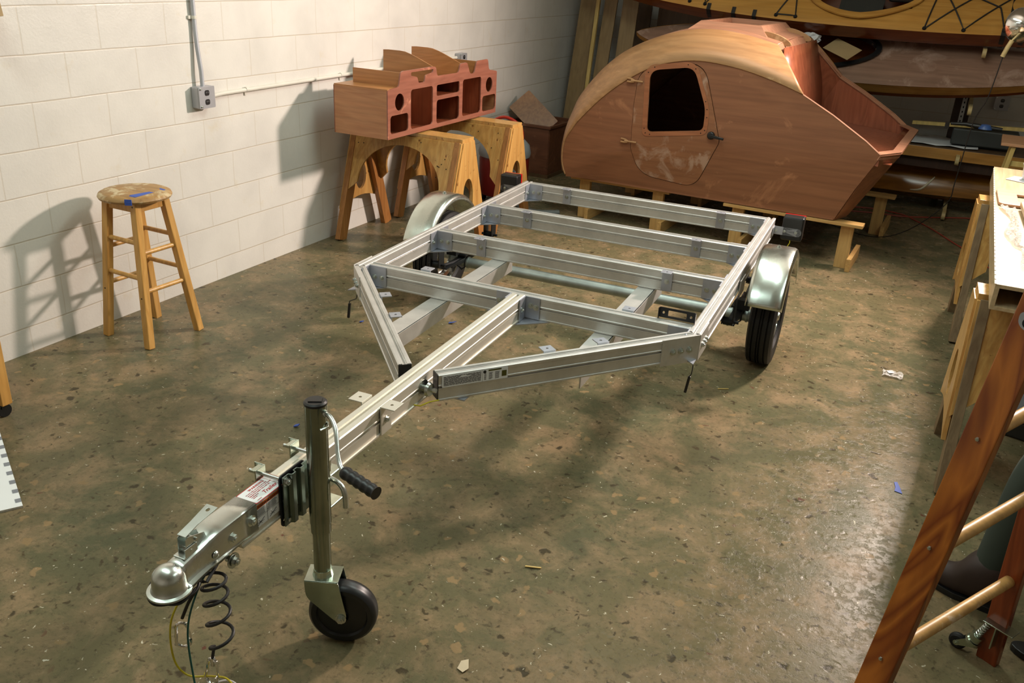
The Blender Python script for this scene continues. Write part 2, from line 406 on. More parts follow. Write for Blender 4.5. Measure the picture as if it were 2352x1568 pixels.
def rrect(u0, v0, u1, v1, r, n=5):
    pts = []
    for cx, cy, a in ((u1-r, v1-r, 0), (u0+r, v1-r, 90), (u0+r, v0+r, 180), (u1-r, v0+r, 270)):
        for k in range(n+1):
            t = math.radians(a+90*k/n); pts.append((cx+r*math.cos(t), cy+r*math.sin(t)))
    return pts
def rpoly(pts, rads, n=5):
    """round the corners of a polygon"""
    out = []; m = len(pts)
    if not isinstance(rads, (list, tuple)): rads = [rads]*m
    for i in range(m):
        p = Vector(pts[i]); a = Vector(pts[i-1]); b = Vector(pts[(i+1) % m]); r = rads[i]
        if r <= 0: out.append(tuple(p)); continue
        da = (a-p); db = (b-p); ra = min(r, da.length*.45); rb = min(r, db.length*.45)
        A = p+da.normalized()*ra; B = p+db.normalized()*rb
        for k in range(n+1):
            t = k/n; q = A*(1-t)**2+p*2*t*(1-t)+B*t*t; out.append((q.x, q.y))
    return out
def ellipse(cx, cy, a, b, n=24, rot=0):
    return [(cx+a*math.cos(2*PI*k/n)*math.cos(rot)-b*math.sin(2*PI*k/n)*math.sin(rot), cy+a*math.cos(2*PI*k/n)*math.sin(rot)+b*math.sin(2*PI*k/n)*math.cos(rot)) for k in range(n)]
def spline(pts, k=6):
    P = [Vector(p) for p in pts]; out = []
    for i in range(len(P)-1):
        p0 = P[max(i-1, 0)]; p1 = P[i]; p2 = P[i+1]; p3 = P[min(i+2, len(P)-1)]
        for j in range(k):
            t = j/k; out.append(.5*((2*p1)+(p2-p0)*t+(2*p0-5*p1+4*p2-p3)*t*t+(-p0+3*p1-3*p2+p3)*t**3))
    out.append(P[-1]); return out
def text(s, size, o, ux, uy, mat, parent, shear=0, name='lettering', spacing=1.0, extr=.0003, align='LEFT', bold=0):
    cu_ = bpy.data.curves.new(name, 'FONT'); cu_.body = s; cu_.size = size; cu_.shear = shear; cu_.space_character = spacing
    cu_.align_x = align; cu_.extrude = extr; cu_.offset = bold; cu_.resolution_u = 3
    ob = bpy.data.objects.new(name, cu_)
    C.objects.link(ob); bpy.context.view_layer.update()
    me = bpy.data.meshes.new_from_object(ob.evaluated_get(bpy.context.evaluated_depsgraph_get()))
    bpy.data.objects.remove(ob); me.materials.clear(); me.materials.append(M[mat])
    ob = bpy.data.objects.new(name, me); C.objects.link(ob); ob.parent = parent
    ux = Vector(ux).normalized(); uy = Vector(uy).normalized(); uz = ux.cross(uy)
    ob.matrix_local = Matrix(((ux.x, uy.x, uz.x, o[0]), (ux.y, uy.y, uz.y, o[1]), (ux.z, uy.z, uz.z, o[2]), (0, 0, 0, 1)))
    return ob

# ------------------------------------------------------------------ setting
X1, Y0, Y1, ZC = 7.5, -6.0, 6.5, 3.5
struct(MB().box((X1/2, (Y0+Y1)/2, -.05), (X1+.4, Y1-Y0+.4, .1)).build('floor', 'floor'))
struct(MB().box((-.1, (Y0+Y1)/2, ZC/2), (.2, Y1-Y0, ZC)).build('wall_left', 'block_left'))
struct(MB().box((X1/2, Y1+.1, ZC/2), (X1+.4, .2, ZC)).build('wall_back', 'block_back'))
struct(MB().box((X1+.1, (Y0+Y1)/2, ZC/2), (.2, Y1-Y0, ZC)).build('wall_right', 'block_left'))
struct(MB().box((X1/2, Y0-.1, ZC/2), (X1+.4, .2, ZC)).build('wall_front', 'block_back'))
struct(MB().box((X1/2, (Y0+Y1)/2, ZC+.05), (X1+.4, Y1-Y0+.4, .1)).build('ceiling', 'ceiling'))

# ------------------------------------------------------------------ trailer
H = .52
T = thing('utility_trailer', 'bare aluminium trailer frame standing on two wheels and a jack wheel', 'trailer', (2.198, .514, 0), .0472)
def section(w, h, slot=.0035, depth=.008, side=.48, lip=.002, top=True):
    """extruded beam section, origin at the top centre, T-slots down both sides and along the top"""
    zs = -h*side; s = slot
    R = [(w/2-.004, 0), (w/2, -.003), (w/2, -h*.13), (w/2-.0015, -h*.14), (w/2-.0015, zs+s+.006), (w/2, zs+s+.004), (w/2, zs+s), (w/2-depth, zs+s), (w/2-depth, zs-s), (w/2, zs-s), (w/2, zs-s-.005), (w/2-.0015, zs-s-.007), (w/2-.0015, -h+.007), (w/2+lip, -h+.006), (w/2+lip, -h)]
    L = [(-x, z) for x, z in R][::-1]
    tp = [(-.009, 0), (-.009, -.004), (-s, -.004), (-s, -.012), (s, -.012), (s, -.004), (.009, -.004), (.009, 0)] if top else []
    return R+L+tp
SEC = section(.05, .10)
def beam(name, a, b, mat, sec=None, label=None):
    d = Vector(b)-Vector(a)
    o = MB().sweep(sec or SEC, (0, 0, 0), (0, d.length, 0)).build(name, mat, T)
    o.location = a; o.rotation_euler = (0, 0, math.atan2(-d.x, d.y))
    if label: o['label'] = label
    return o
rail_l = beam('side_rail', (-.775, .0, H), (-.775, 2.0, H), 'alu')
rail_r = beam('side_rail', (.775, .0, H), (.775, 2.0, H), 'alu')
CY = (.062, .715, 1.325, 1.972)
cross = [beam('crossmember', (-.750, y, H-.001), (.750, y, H-.001), 'alu') for y in CY]
tongue = beam('tongue', (0, -1.80, H), (0, .036, H), 'alu_new', section(.062, .098, .004, .01, .5, .003))
def dvec(a, b): return (Vector(b)-Vector(a)).normalized()
DL = ((-.775, -.004, H), (-.066, -.815, H)); DR = ((.775, -.004, H), (.062, -.822, H))
diag_l = beam('diagonal_brace', *DL, 'alu'); diag_r = beam('diagonal_brace', *DR, 'alu')
for dg, (a, b) in ((diag_l, DL), (diag_r, DR)):
    L = (Vector(b)-Vector(a)).length
    MB().box((0, L+.001, -.05), (.046, .004, .094)).build('end_cap', 'black_plastic', dg)
# bolted corner angle plates inside the bays
def angle_bracket(parent, x, y, sx, sy, n_long=2):
    """vertical L plate in the corner at (x, y), legs running along sx*x and sy*y"""
    z0, z1 = H-.1, H-.002; zc = (z0+z1)/2
    o = MB().box((x+sx*.045, y+sy*.002, zc), (.09, .005, z1-z0)).box((x+sx*.002, y+sy*.035, zc), (.005, .07, z1-z0)).build('angle_plate', 'alu_plate', parent, .0008)
    b = BL()
    for dx in ((.03, .068) if n_long == 2 else (.05,)): b.bolt((x+sx*dx, y+sy*.0045, zc-.004), (0, sy, 0))
    b.bolt((x+sx*.0045, y+sy*.045, zc-.004), (sx, 0, 0))
    b.build('bolt', 'steel_bright', o)
    return o
for i, y in enumerate(CY):
    for sx, x in ((1, -.750), (-1, .750)):
        if i > 0 or True: angle_bracket(T, x, y-.0255, sx, -1)
        if i in (1, 2): angle_bracket(T, x, y+.0255, sx, 1)
    # triangular gusset under each corner
    for sx, x in ((1, -.80), (-1, .80)):
        z = H-.102
        g = MB().plate([(0, .03), (.165, .03), (.165, .01), (0, -.13)], [], lambda u, v, w, x=x, sx=sx, y=y, z=z: (x+sx*u, y+v-.005, z+w), -.004, 0).build('gusset', 'alu_plate', T)
        b = BL()
        for u, v in ((.03, -.06), (.12, .01)): b.bolt((x+sx*u, y+v, z-.004), (0, 0, -1), .007)
        b.build('bolt', 'steel_bright', g)
# tongue to front crossmember
for s in (-1, 1):
    o = MB().box((s*.034, -.0, H-.05), (.005, .06, .1)).box((s*.068, .034-.0, H-.05), (.068, .005, .098)).build('angle_plate', 'alu_plate', T, .0008)
    b = BL(); b.bolt((s*.037, -.008, H-.052), (s, 0, 0), .009); b.bolt((s*.06, .031, H-.04), (0, -1, 0), .009); b.bolt((s*.085, .031, H-.045), (0, -1, 0), .009); b.build('bolt', 'steel_bright', o)
    MB().plate([(0, .06), (.13, .06), (.13, .04), (0, -.07)], [], lambda u, v, w, s=s: (s*(.02+u), v, H-.102+w), -.004, 0).build('gusset', 'alu_plate', T)
# bent corner plates joining diagonal and rail
for s, (a, b) in ((-1, DL), (1, DR)):
    d = dvec(a, b); nrm = Vector((-d.y, d.x, 0))*(-s); nrm = nrm if nrm.y < 0 else -nrm
    zc = H-.055; A = Vector((s*.803, -.004, zc)); 
    off = nrm*.027
    P0 = Vector((s*.8025, .0, zc)); 
    o = MB().beam(P0+Vector((0, -.012, 0)), P0+Vector((0, .14, 0)), .005, .112).beam(Vector((s*.8, -.013, zc)), Vector((s*.8, -.013, zc))+d*.175, .005, .112).build('corner_plate', 'alu', T, .0008)
    bb = BL()
    for t in (.045, .085, .122): bb.bolt(Vector((s*.8, -.013, zc))+d*t+nrm*.003, nrm, .009, .008)
    for t in (.03, .065, .1): bb.bolt(P0+Vector((s*.0025, t, 0)), (s, 0, 0), .009, .008)
    bb.build('bolt', 'steel_bright', o)
# mounting tabs
def tab(x, y, dx=0, dy=-1, mat='alu_plate', z=H, w=.05, dep=.045, drop=True):
    """small angle: flat pad with a hole on top, leg hanging down against the beam"""
    u = Vector((dx, dy, 0)).normalized(); s = Vector((-u.y, u.x, 0))
    c = Vector((x, y, z))
    o = MB().plate([(-w/2, 0), (w/2, 0), (w/2, dep), (-w/2, dep)], [ellipse(0, dep*.5, .0055, .0055, 12)], lambda a, b, t: c+s*a+u*b+Vector((0, 0, t)), .001, .005)
    if drop: o.beam(c+u*.0025+Vector((0, 0, .002)), c+u*.0025+Vector((0, 0, -.098)), .005, w, up=s)
    o = o.build('mounting_tab', mat, T, .0006)
    if drop: MB().bolt(c+u*.005+Vector((0, 0, -.05)), u, .0085, .007).build('bolt', 'steel_bright', o)
    return o
for y in CY[1:]:
    for x in (-.49, .49): tab(x, y-.0265)
for x in (-.486, .473): tab(x, CY[0]+.0265, 0, 1)
for a, b, s in ((DL[0], DL[1], -1), (DR[0], DR[1], 1)):
    d = dvec(a, b); n = Vector((d.y, -d.x, 0)); n = n if n.y > 0 else -n
    for t in (.40, .63):
        p = Vector(a)+d*t+n*.026; tab(p.x, p.y, n.x, n.y)
for s in (-1, 1): tab(s*.033, -1.11, s, 0, 'alu_new', w=.06, dep=.052)
# angle runners under the frame
for x, y0, y1, lab in ((-.385, -.42, .76, 'left runner'), (.395, -.36, .84, 'right runner')):
    MB().box((x, (y0+y1)/2, H-.106), (.085, y1-y0, .006)).box((x+.04, (y0+y1)/2, H-.138), (.006, y1-y0, .07)).build('angle_runner', 'alu', T, .0006)
# pads under the right diagonal
o = MB().box((.31, -.50, H-.108), (.05, .03, .005)).box((.10, -.76, H-.104), (.11, .05, .005))
o.build('lower_plate', 'alu_plate', T)
# hardware where the right diagonal meets the tongue
p = Vector((.034, -.86, H-.05))
hw = MB().lathe([(0, .03), (.022, .03), (.026, .02), (.012, .012), (.012, .0), (.03, 0), (.03, -.003), (0, -.003)], p, (1, -.1, 0), 20).cyl(p, p+Vector((.05, 0, 0)), .008, 6).build('tongue_bolt', 'steel_bright', T, 0, True)
MB().tube([(.03, -.92, H-.09), (.05, -.91, H-.093), (.07, -.88, H-.086), (.09, -.85, H-.088)], .0025, 6).build('yellow_lead', 'yellow_wire', T, 0, True)
# axle, springs, wheels, fenders
AY, AZ = 1.10, .25
MB().cyl((-.86, AY, .222), (.86, AY, .222), .029, 20).build('axle', 'galv', T, 0, True)
for s in (-1, 1):
    a = MB()
    for dx in (.76, .835): a.lathe([(.025, -.004), (.034, -.004), (.034, .004), (.025, .004)], (s*dx, AY, .222), (1, 0, 0), 18)
    a.cyl((s*.80, AY, .222), (s*.865, AY, .235), .028, 18).build('spindle', 'galv', T, 0, True)
    sp = MB()
    pts = [(s*.79, AY-.33+.66*k/12, .285-.035*math.sin(PI*k/12)) for k in range(13)]
    sp.tube(pts, .009, 6)
    for j in range(3):
        z0 = .255-.009*j; w_ = .26-.07*j; sp.box((s*.79, AY, z0), (.045, 2*w_, .007))
    sp.build('leaf_spring', 'dark_steel', T)
    for yy in (AY-.33, AY+.34):
        br = MB()
        br.box((s*.79-.025, yy, .36), (.005, .06, .14)).box((s*.79+.025, yy, .36), (.005, .06, .14)).cyl((s*.79-.05, yy, .30), (s*.79+.05, yy, .30), .008, 8)
        br.cyl((s*.79-.022, yy, .30), (s*.79+.022, yy, .30), .02, 14)
        br.build('spring_hanger', 'dark_steel', T)
    ub = MB()
    for yy in (AY-.03, AY+.03):
        ub.tube([(s*.77, yy, .30), (s*.77, yy, .20), (s*.79, yy, .185), (s*.81, yy, .20), (s*.81, yy, .30)], .005, 6)
    ub.box((s*.79, AY, .275), (.07, .1, .008)).box((s*.82, AY-.08, .31), (.06, .05, .05)).build('spring_clamp', 'dark_steel', T)
    MB().box((s*.806, AY-.16, H-.09), (.006, .13, .085)).build('fender_bracket', 'alu', T)
def make_wheel():
    R = .252; w = .128
    g = bpy.data.objects.new('wheel', None); C.objects.link(g)
    prof = []
    # tyre from bead to bead with tread grooves
    side = [(.155, -.045), (.165, -.058), (.19, -.064), (.215, -.064), (.235, -.060), (.246, -.053)]
    tread = []
    xs = [-.053, -.036, -.034, -.030, -.028, -.010, -.008, -.004, -.002, .002, .004, .008, .010, .028, .030, .034, .036, .053]
    for i, x in enumerate(xs):
        groove = any(abs(x-c) < .0025 for c in (-.032, -.006, .006, .032))
        tread.append((.252-(.012 if groove else 0)-abs(x)**2*1.4, x))
    prof = side+tread+[(r, -x) for r, x in side[::-1]]
    t = MB()
    ax = Vector((1, 0, 0)); n = 72; rings = []
    for k in range(n):
        a = 2*PI*k/n; d = Vector((0, math.cos(a), math.sin(a)))
        rings.append([t.bm.verts.new(ax*(h+(.0022*math.sin(a*36) if .234 < r < .2525 else 0))+d*r) for r, h in prof])
    for k in range(n):
        A = rings[k]; B = rings[(k+1) % n]
        for i in range(len(prof)-1): t.bm.faces.new([A[i], B[i], B[i+1], A[i+1]])
    tyre = t.build('tyre', 'rubber', g, 0, True)
    rim = MB().lathe([(.160, -.052), (.163, -.046), (.152, -.043), (.146, -.02), (.128, -.012), (.128, .012), (.146, .02), (.152, .043), (.163, .046), (.160, .052)], (0, 0, 0), (1, 0, 0), 40)
    disc = [(.0, .016), (.035, .016), (.045, .028), (.06, .024), (.10, .008), (.128, .004)]
    rim.lathe(disc, (0, 0, 0), (1, 0, 0), 40)
    rim = rim.build('rim', 'chrome', g, 0, True)
    MB().lathe([(0, .058), (.018, .058), (.022, .052), (.024, .0), (.03, -.06), (0, -.06)], (0, 0, 0), (1, 0, 0), 20).build('hub', 'steel_bright', rim, 0, True)
    b = BL()
    for k in range(5):
        a = 2*PI*k/5; b.bolt((.022, .047*math.cos(a), .047*math.sin(a)), (1, 0, 0), .008, .012, False)
    b.build('lug_nut', 'chrome', rim)
    sl = MB()
    for k in range(8):
        a = 2*PI*(k+.5)/8; sl.lathe([(0, .0005), (.011, .0005), (.011, 0)], (.0125-(.086-.06)*.4+.009, .086*math.cos(a), .086*math.sin(a)), (1, 0, 0), 14)
    sl.build('rim_slot', 'black', rim)
    return g
wh = make_wheel(); wh.parent = T; wh.location = (.935, AY, AZ)
wl = copy_tree(wh, T); wl.location = (-.935, AY, AZ); wl.rotation_euler = (0, 0, PI)
def make_fender(s):
    x0, x1, R, cz = .85, 1.02, .345, .262; rows = []
    n = 40; a0, a1 = math.radians(22), math.radians(162)
    xs = [(x0, -.035), (x0+.001, -.018), (x0+.008, -.006), (x0+.022, 0), (x0+.06, .001), (x1-.06, .001), (x1-.022, 0), (x1-.008, -.006), (x1-.001, -.02), (x1, -.045), (x1, -.06)]
    for k in range(n+1):
        a = a0+(a1-a0)*k/n; rib = .0022*max(0, math.cos((a-2.1)*26))**6 if 1.75 < a < 2.75 else 0
        rows.append([(s*x, AY-math.cos(PI-a)*-1*(R+dr-(rib if -.003 < dr else 0))*1, cz+math.sin(a)*(R+dr-(rib if -.003 < dr else 0))*(.985)) for x, dr in xs])
    o = MB().grid(rows).build('fender', 'fender', T, 0, True, .0022)
    MB().bolt((s*.93, AY+.01, cz+R*.985+.0015), (0, 0, 1), .009, .006).build('bolt', 'steel_bright', o)
    return o
make_fender(1); make_fender(-1)
# tail lights
for s in (-1, 1):
    cx = s*.90; y = 2.02; z = .485
    L = .155
    arm = MB().plate(rpoly([(.0, -.024), (L, -.024), (L, .024), (0, .024)], [0, .022, .022, 0], 6), [ellipse(.06, 0, .004, .004, 10), ellipse(.125, 0, .004, .004, 10)], lambda u, v, w: (s*(.803+u), 1.955+w, .462+v), 0, .004).box((s*.805, 1.93, .462), (.005, .05, .048)).build('light_arm', 'alu_plate', T, .0006)
    b = BL()
    for u in (.012, .06, .125): b.bolt((s*(.803+u), 1.955, .462), (0, -1, 0), .006)
    b.build('bolt', 'steel_bright', arm)
    lt = MB().box((s*.905, 1.995, .480), (.12, .08, .14)).build('tail_light', 'black_plastic', T, .01)
    MB().box((s*.905, 2.038, .480), (.117, .02, .137)).box((s*.962, 2.0, .50), (.004, .05, .05)).build('lens', 'red_lens', lt, .006)
    MB().tube([(s*.90, 1.965, .425), (s*.905, 1.955, .40), (s*.895, 1.95, .375), (s*.88, 1.94, .36)], .0022, 6).build('yellow_lead', 'yellow_wire', T, 0, True)
# side marker leads
for s, x, y, zb in ((1, .80, .02, .262), (-1, -.80, .0, .235)):
    y0 = y-.01; dx = s*.012
    o = MB().tube([(x-s*.012, y0, .425), (x-s*.014, y0, .39), (x-s*.012, y0-.012, .36), (x+dx*.3-.016, y0-.02, .345), (x-.02, y0-.02, .33)], .0022, 6).build('marker_lead', 'cord_black', T, 0, True)
    MB().box((x-.022, y0-.022, .298), (.011, .011, .075), Matrix.Rotation(.12, 3, 'Y')).build('connector', 'black_plastic', o, .002)
# licence plate bracket behind the front crossmember
o = MB().plate(rrect(-.075, -.022, .075, .022, .004), [rrect(-.038, -.012, .038, .012, .003), ellipse(-.057, .0, .005, .006, 10), ellipse(.057, 0, .005, .006, 10)], lambda u, v, w: (.680+u, .092+w, H+.024+v), 0, .003)
o.box((.6045, .085, H+.02), (.003, .014, .05)).box((.7555, .085, H+.02), (.003, .014, .05)).build('plate_bracket', 'black_plastic', T)
# jack
JX, JY = .118, -1.585
jack = thing('tongue_jack', '', ''); jack.parent = T; jack.location = (0, 0, 0); del jack['label']; del jack['category']
MB().tube([(JX, JY, .40), (JX, JY, .765)], .0295, 28).tube([(JX, JY, .37), (JX, JY, .41)], .0280, 28).build('outer_tube', 'jack', jack, 0, True)
MB().cyl((JX, JY, .215), (JX, JY, .42), .0245, 24).build('inner_tube', 'jack', jack, 0, True)
MB().lathe([(0, .010), (.026, .010), (.0305, .006), (.0305, 0)], (JX, JY, .763), (0, 0, 1), 28).box((JX, JY, .774), (.035, .022, .003), Matrix.Rotation(.5, 3, 'Z')).build('cap', 'black_plastic', jack, 0, True)
hx = MB().tube(spline([(JX+.025, JY, .742), (JX+.055, JY-.012, .742), (JX+.085, JY-.035, .722), (JX+.115, JY-.072, .680), (JX+.135, JY-.09, .662), (JX+.165, JY-.105, .656)], 5), .0065, 10).build('crank', 'steel_bright', jack, 0, True)
gp = [Vector((JX+.150, JY-.100, .658)).lerp(Vector((JX+.262, JY-.13, .648)), t/16) for t in range(17)]
MB().tube(gp, [.0150+(.0022 if i % 3 else 0) for i in range(17)], 16).build('grip', 'black_plastic', hx, 0, True)
MB().cyl((JX+.02, JY, .742), (JX+.036, JY, .742), .010, 12).tube([(JX+.028, JY+.01, .712), (JX+.037, JY, .705), (JX+.025, JY-.018, .70)], .003, 6).build('crank_bushing', 'steel_bright', jack, 0, True)
# fork and caster wheel
fd = Vector((.93, .36, 0)).normalized(); ax = Vector((-fd.y, fd.x, 0)); wc = Vector((JX, JY, .098))+fd*.055
f = MB(); top = Vector((JX, JY, .222))
def fk(u, v, z): return top+fd*u+ax*v+Vector((0, 0, z))
f.plate([(-.045, -.036), (.05, -.036), (.05, .036), (-.045, .036)], [], lambda u, v, w: fk(u, v, w), -.003, .002)
for sg in (-1, 1):
    f.plate(rpoly([(-.045, 0), (.05, 0), (.072, -.118), (.062, -.142), (.040, -.135), (-.042, -.055)], [.004, .004, .012, .014, .02, .02]), [], lambda u, v, w, sg=sg: fk(u, sg*.036+w, v), -.002, .002)
f.cyl(fk(0, 0, 0), fk(0, 0, .022), .030, 20, .0255)
fo = f.build('caster_fork', 'zinc_yellow', jack, .001)
ab = BL()
for sg in (-1, 1): ab.bolt(wc+ax*sg*.038, ax*sg, .011, .008)
ab.build('axle_bolt', 'steel_bright', fo)
MB().lathe([(.02, -.03), (.02, -.024), (.07, -.02), (.074, -.027), (.088, -.027), (.096, -.02), (.099, -.006), (.0975, 0), (.099, .006), (.096, .02), (.088, .027), (.074, .027), (.07, .02), (.02, .024), (.02, .03)], wc, ax, 48).build('caster_wheel', 'caster_rubber', jack, 0, True)
# jack mounting: corrugated plates, clamp channel, pull pin, through bolts
def corr(x, name, mat):
    prof = [(-.055, 0), (-.030, 0), (-.026, .010), (-.012, .010), (-.008, 0), (.006, 0), (.010, .010), (.024, .010), (.028, 0), (.05, 0)]
    rows = [[(x+d, JY-.005+u, z) for u, d in prof] for z in (.395, .40, .545, .55)]
    return MB().grid(rows).build(name, mat, jack, .001, False, .004)
corr(.045, 'mounting_plate', 'corrugated')
pl = MB().plate(rrect(-.055, -.08, .055, .08, .012), [ellipse(-.043, v, .0055, .0055, 10) for v in (-.06, -.0, .05)], lambda u, v, w: (.037+w, JY-.01+u, .472+v), -.002, .002).build('base_plate', 'dark_steel', jack)
ub = MB().box((JX-.028, JY+.07, .515), (.06, .075, .006)).box((JX-.028, JY+.07, .415), (.06, .075, .006)).box((JX-.056, JY+.07, .465), (.006, .075, .1)).box((JX+.0, JY+.07, .50), (.005, .075, .035))
ub.build('swivel_bracket', 'zinc_yellow', jack, .003)
MB().tube(spline([(JX-.02, JY+.05, .512), (JX+.025, JY+.035, .520), (JX+.05, JY+.03, .512), (JX+.062, JY+.028, .49), (JX+.066, JY+.026, .45)], 5), .0075, 10).build('pull_pin', 'steel_bright', jack, 0, True)
MB().cyl((JX-.01, JY+.055, .53), (JX-.01, JY+.055, .565), .010, 14).build('spring_cap', 'steel_bright', jack, 0, True)
for yy in (JY-.045, JY+.105):
    b = MB().cyl((-.075, yy, H+.012), (.05, yy, H+.012), .006, 10).bolt((.045, yy, H+.012), (1, 0, 0), .010, .008)
    b.build('through_bolt', 'steel_bright', jack, 0, True)
    MB().cyl((-.075, yy, H-.11), (.05, yy, H-.11), .006, 10).build('through_bolt', 'steel_bright', jack, 0, True)
    MB().box((-.040, yy, H-.045), (.005, .04, .15)).box((-.047, yy, H+.026), (.018, .04, .004)).box((-.057, yy+.018, H+.012), (.03, .004, .035)).build('backing_plate', 'zinc_yellow', jack, .001)
# coupler
cpl = bpy.data.objects.new('coupler', None); C.objects.link(cpl); cpl.parent = T
def csec(y, hw, zt, zb, fl, r=.006):
    return [(hw+fl, y, zb-.006), (hw+fl, y, zb), (hw+.001, y, zb+.002), (hw, y, zb+.006), (hw, y, zt-r), (hw-r*.3, y, zt-r*.3), (hw-r, y, zt), (0, y, zt+.0005), (-hw+r, y, zt), (-hw+r*.3, y, zt-r*.3), (-hw, y, zt-r), (-hw, y, zb+.006), (-hw-.001, y, zb+.002), (-hw-fl, y, zb), (-hw-fl, y, zb-.006)]
rows = [csec(*a) for a in ((-1.742, .0355, .5245, .452, .0015), (-1.80, .0355, .5245, .452, .0015), (-1.86, .0355, .5245, .452, .004), (-1.885, .0345, .5235, .451, .007, .009), (-1.905, .031, .517, .450, .009, .012), (-1.925, .027, .509, .449, .011, .015), (-1.955, .025, .503, .446, .013, .016), (-1.985, .026, .500, .444, .014, .018), (-2.005, .028, .497, .443, .013, .02))]
MB().grid(rows).build('coupler_body', 'steel_bright', cpl, 0, True, .003)
dm = [(.0525, -.003), (.0515, .001), (.043, .003), (.0395, .010), (.0385, .030)]+[(.0385*math.cos(t), .030+.036*math.sin(t)) for t in [PI/2*k/8 for k in range(1, 9)]]
MB().lathe(dm, (0, -2.018, .4415), (0, 0, 1), 36).build('ball_socket', 'steel_bright', cpl, 0, True)
for x, y in ((.004, -1.80), (-.004, -1.862)): MB().lathe([(0, .0012), (.0065, .0012), (.0065, 0)], (x, y, .5248), (0, 0, 1), 18).build('bolt_hole', 'black', cpl)
for y, z in ((-1.765, .487), (-1.838, .482)): MB().bolt((.036, y, z), (1, 0, 0), .0105, .009).build('bolt', 'steel_bright', cpl)
MB().lathe([(0, .007), (.005, .0065), (.009, .003), (.010, 0)], (.0345, -1.898, .470), (1, 0, 0), 16).build('rivet', 'steel_bright', cpl, 0, True)
lv = MB()
yz = [(-1.975, .505), (-1.962, .553), (-1.945, .560), (-1.86, .566), (-1.86, .560), (-1.935, .545), (-1.945, .52), (-1.935, .505)]
for sx in (-.012, .012): lv.plate([(-1.968, .503), (-1.966, .548), (-1.958, .553), (-1.905, .535), (-1.90, .52), (-1.915, .505)], [ellipse(-1.935, .523, .003, .003, 8)], lambda u, v, w, sx=sx: (sx+w, u, v), -.0012, .0012)
lv.plate([(-.013, -1.965), (.013, -1.965), (.012, -1.92), (.02, -1.86), (-.014, -1.86), (-.012, -1.92)], [ellipse(.002, -1.875, .0055, .0055, 12)], lambda u, v, w: (u, v, .556+(v+1.965)*.22+w), -.001, .001)
lv.cyl((-.018, -1.935, .535), (.018, -1.935, .535), .004, 10).cyl((-.018, -1.955, .515), (.018, -1.955, .515), .004, 10)
lv.build('latch_lever', 'steel_bright', cpl, .0006)
MB().box((0, -1.955, .504), (.034, .05, .004)).box((.016, -1.955, .515), (.002, .04, .024)).build('latch_bracket', 'steel_bright', cpl, .001)
ch = MB().cyl((.02, -1.845, .418), (.052, -1.845, .418), .009, 12).lathe([(0, 0), (.021, 0), (.021, .003), (0, .003)], (.038, -1.845, .418), (1, 0, 0), 20).bolt((.044, -1.845, .418), (1, 0, 0), .010, .008)
ch.build('chain_bolt', 'steel_bright', cpl, 0, True)
# coiled safety cables with snap hooks and wire leads
def coil(o, d, r0, r1, turns, L, ph=0, n=18, squash=1.0):
    d = Vector(d).normalized(); s = d.cross(Vector((.3, 1, .1))).normalized(); u = d.cross(s); pts = []
    m = int(turns*n)
    for k in range(m+1):
        t = k/m; a = 2*PI*turns*t+ph; r = r0+(r1-r0)*t
        pts.append(Vector(o)+d*L*t**1.5+s*r*math.cos(a)+u*r*math.sin(a)*squash)
    return pts
def hook(parent, p, d, sc=1.0, side=Vector((1, 0, 0))):
    d = Vector(d).normalized(); s = side-d*side.dot(d); s.normalize(); P = Vector(p)
    loop = []
    L = .062*sc; w = .0105*sc
    for k in range(14): a = PI*k/13; loop.append(P+s*w*math.cos(a)+d*(-w*math.sin(a)+w))
    for k in range(16): a = PI*k/15*1.15; loop.append(P+d*(L-w*1.4+w*1.4*math.sin(a))-s*w*1.4*math.cos(a))
    return MB().tube(loop, .0035*sc, 8).tube([P+s*w, P+d*(L*.55)+s*w*1.5, P+d*(L*.86)+s*w*1.2], .0022*sc, 6).build('snap_hook', 'chrome', parent, 0, True)
c1 = coil((.035, -1.915, .418), (.16, -.12, -1), .030, .030, 4.3, .20, 1.0)
c1 = [Vector((.02, -1.88, .43)), Vector((.03, -1.87, .45))]+c1+[c1[-1]+Vector((.0, -.01, -.03))]
cb = MB().tube(c1, .0042, 8).build('safety_cable', 'cord_black', cpl, 0, True)
e = c1[-1]; hook(cb, e+Vector((0, 0, -.005)), (-.1, -.1, -1), 1.25)
MB().tube([e, e+Vector((0, 0, -.025))], .006, 8).build('ferrule', 'chrome', cb, 0, True)
c2 = [Vector((-.02, -1.88, .44)), Vector((-.045, -1.95, .45)), Vector((-.062, -1.99, .445)), Vector((-.058, -2.03, .415)), Vector((-.03, -2.04, .40)), Vector((.0, -2.01, .395)), Vector((.02, -1.96, .40)), Vector((.0, -1.93, .41)), Vector((-.035, -1.96, .395)), Vector((-.03, -2.01, .385)), Vector((.01, -2.0, .39)), Vector((.015, -1.95, .40)), Vector((-.012, -1.955, .35)), Vector((-.03, -1.965, .30))]
cb2 = MB().tube(spline(c2, 6), .0042, 8).build('safety_cable', 'cord_black', cpl, 0, True)
hook(cb2, (-.034, -1.967, .285), (.02, 0, -1), 1.2, Vector((.8, .5, 0)))
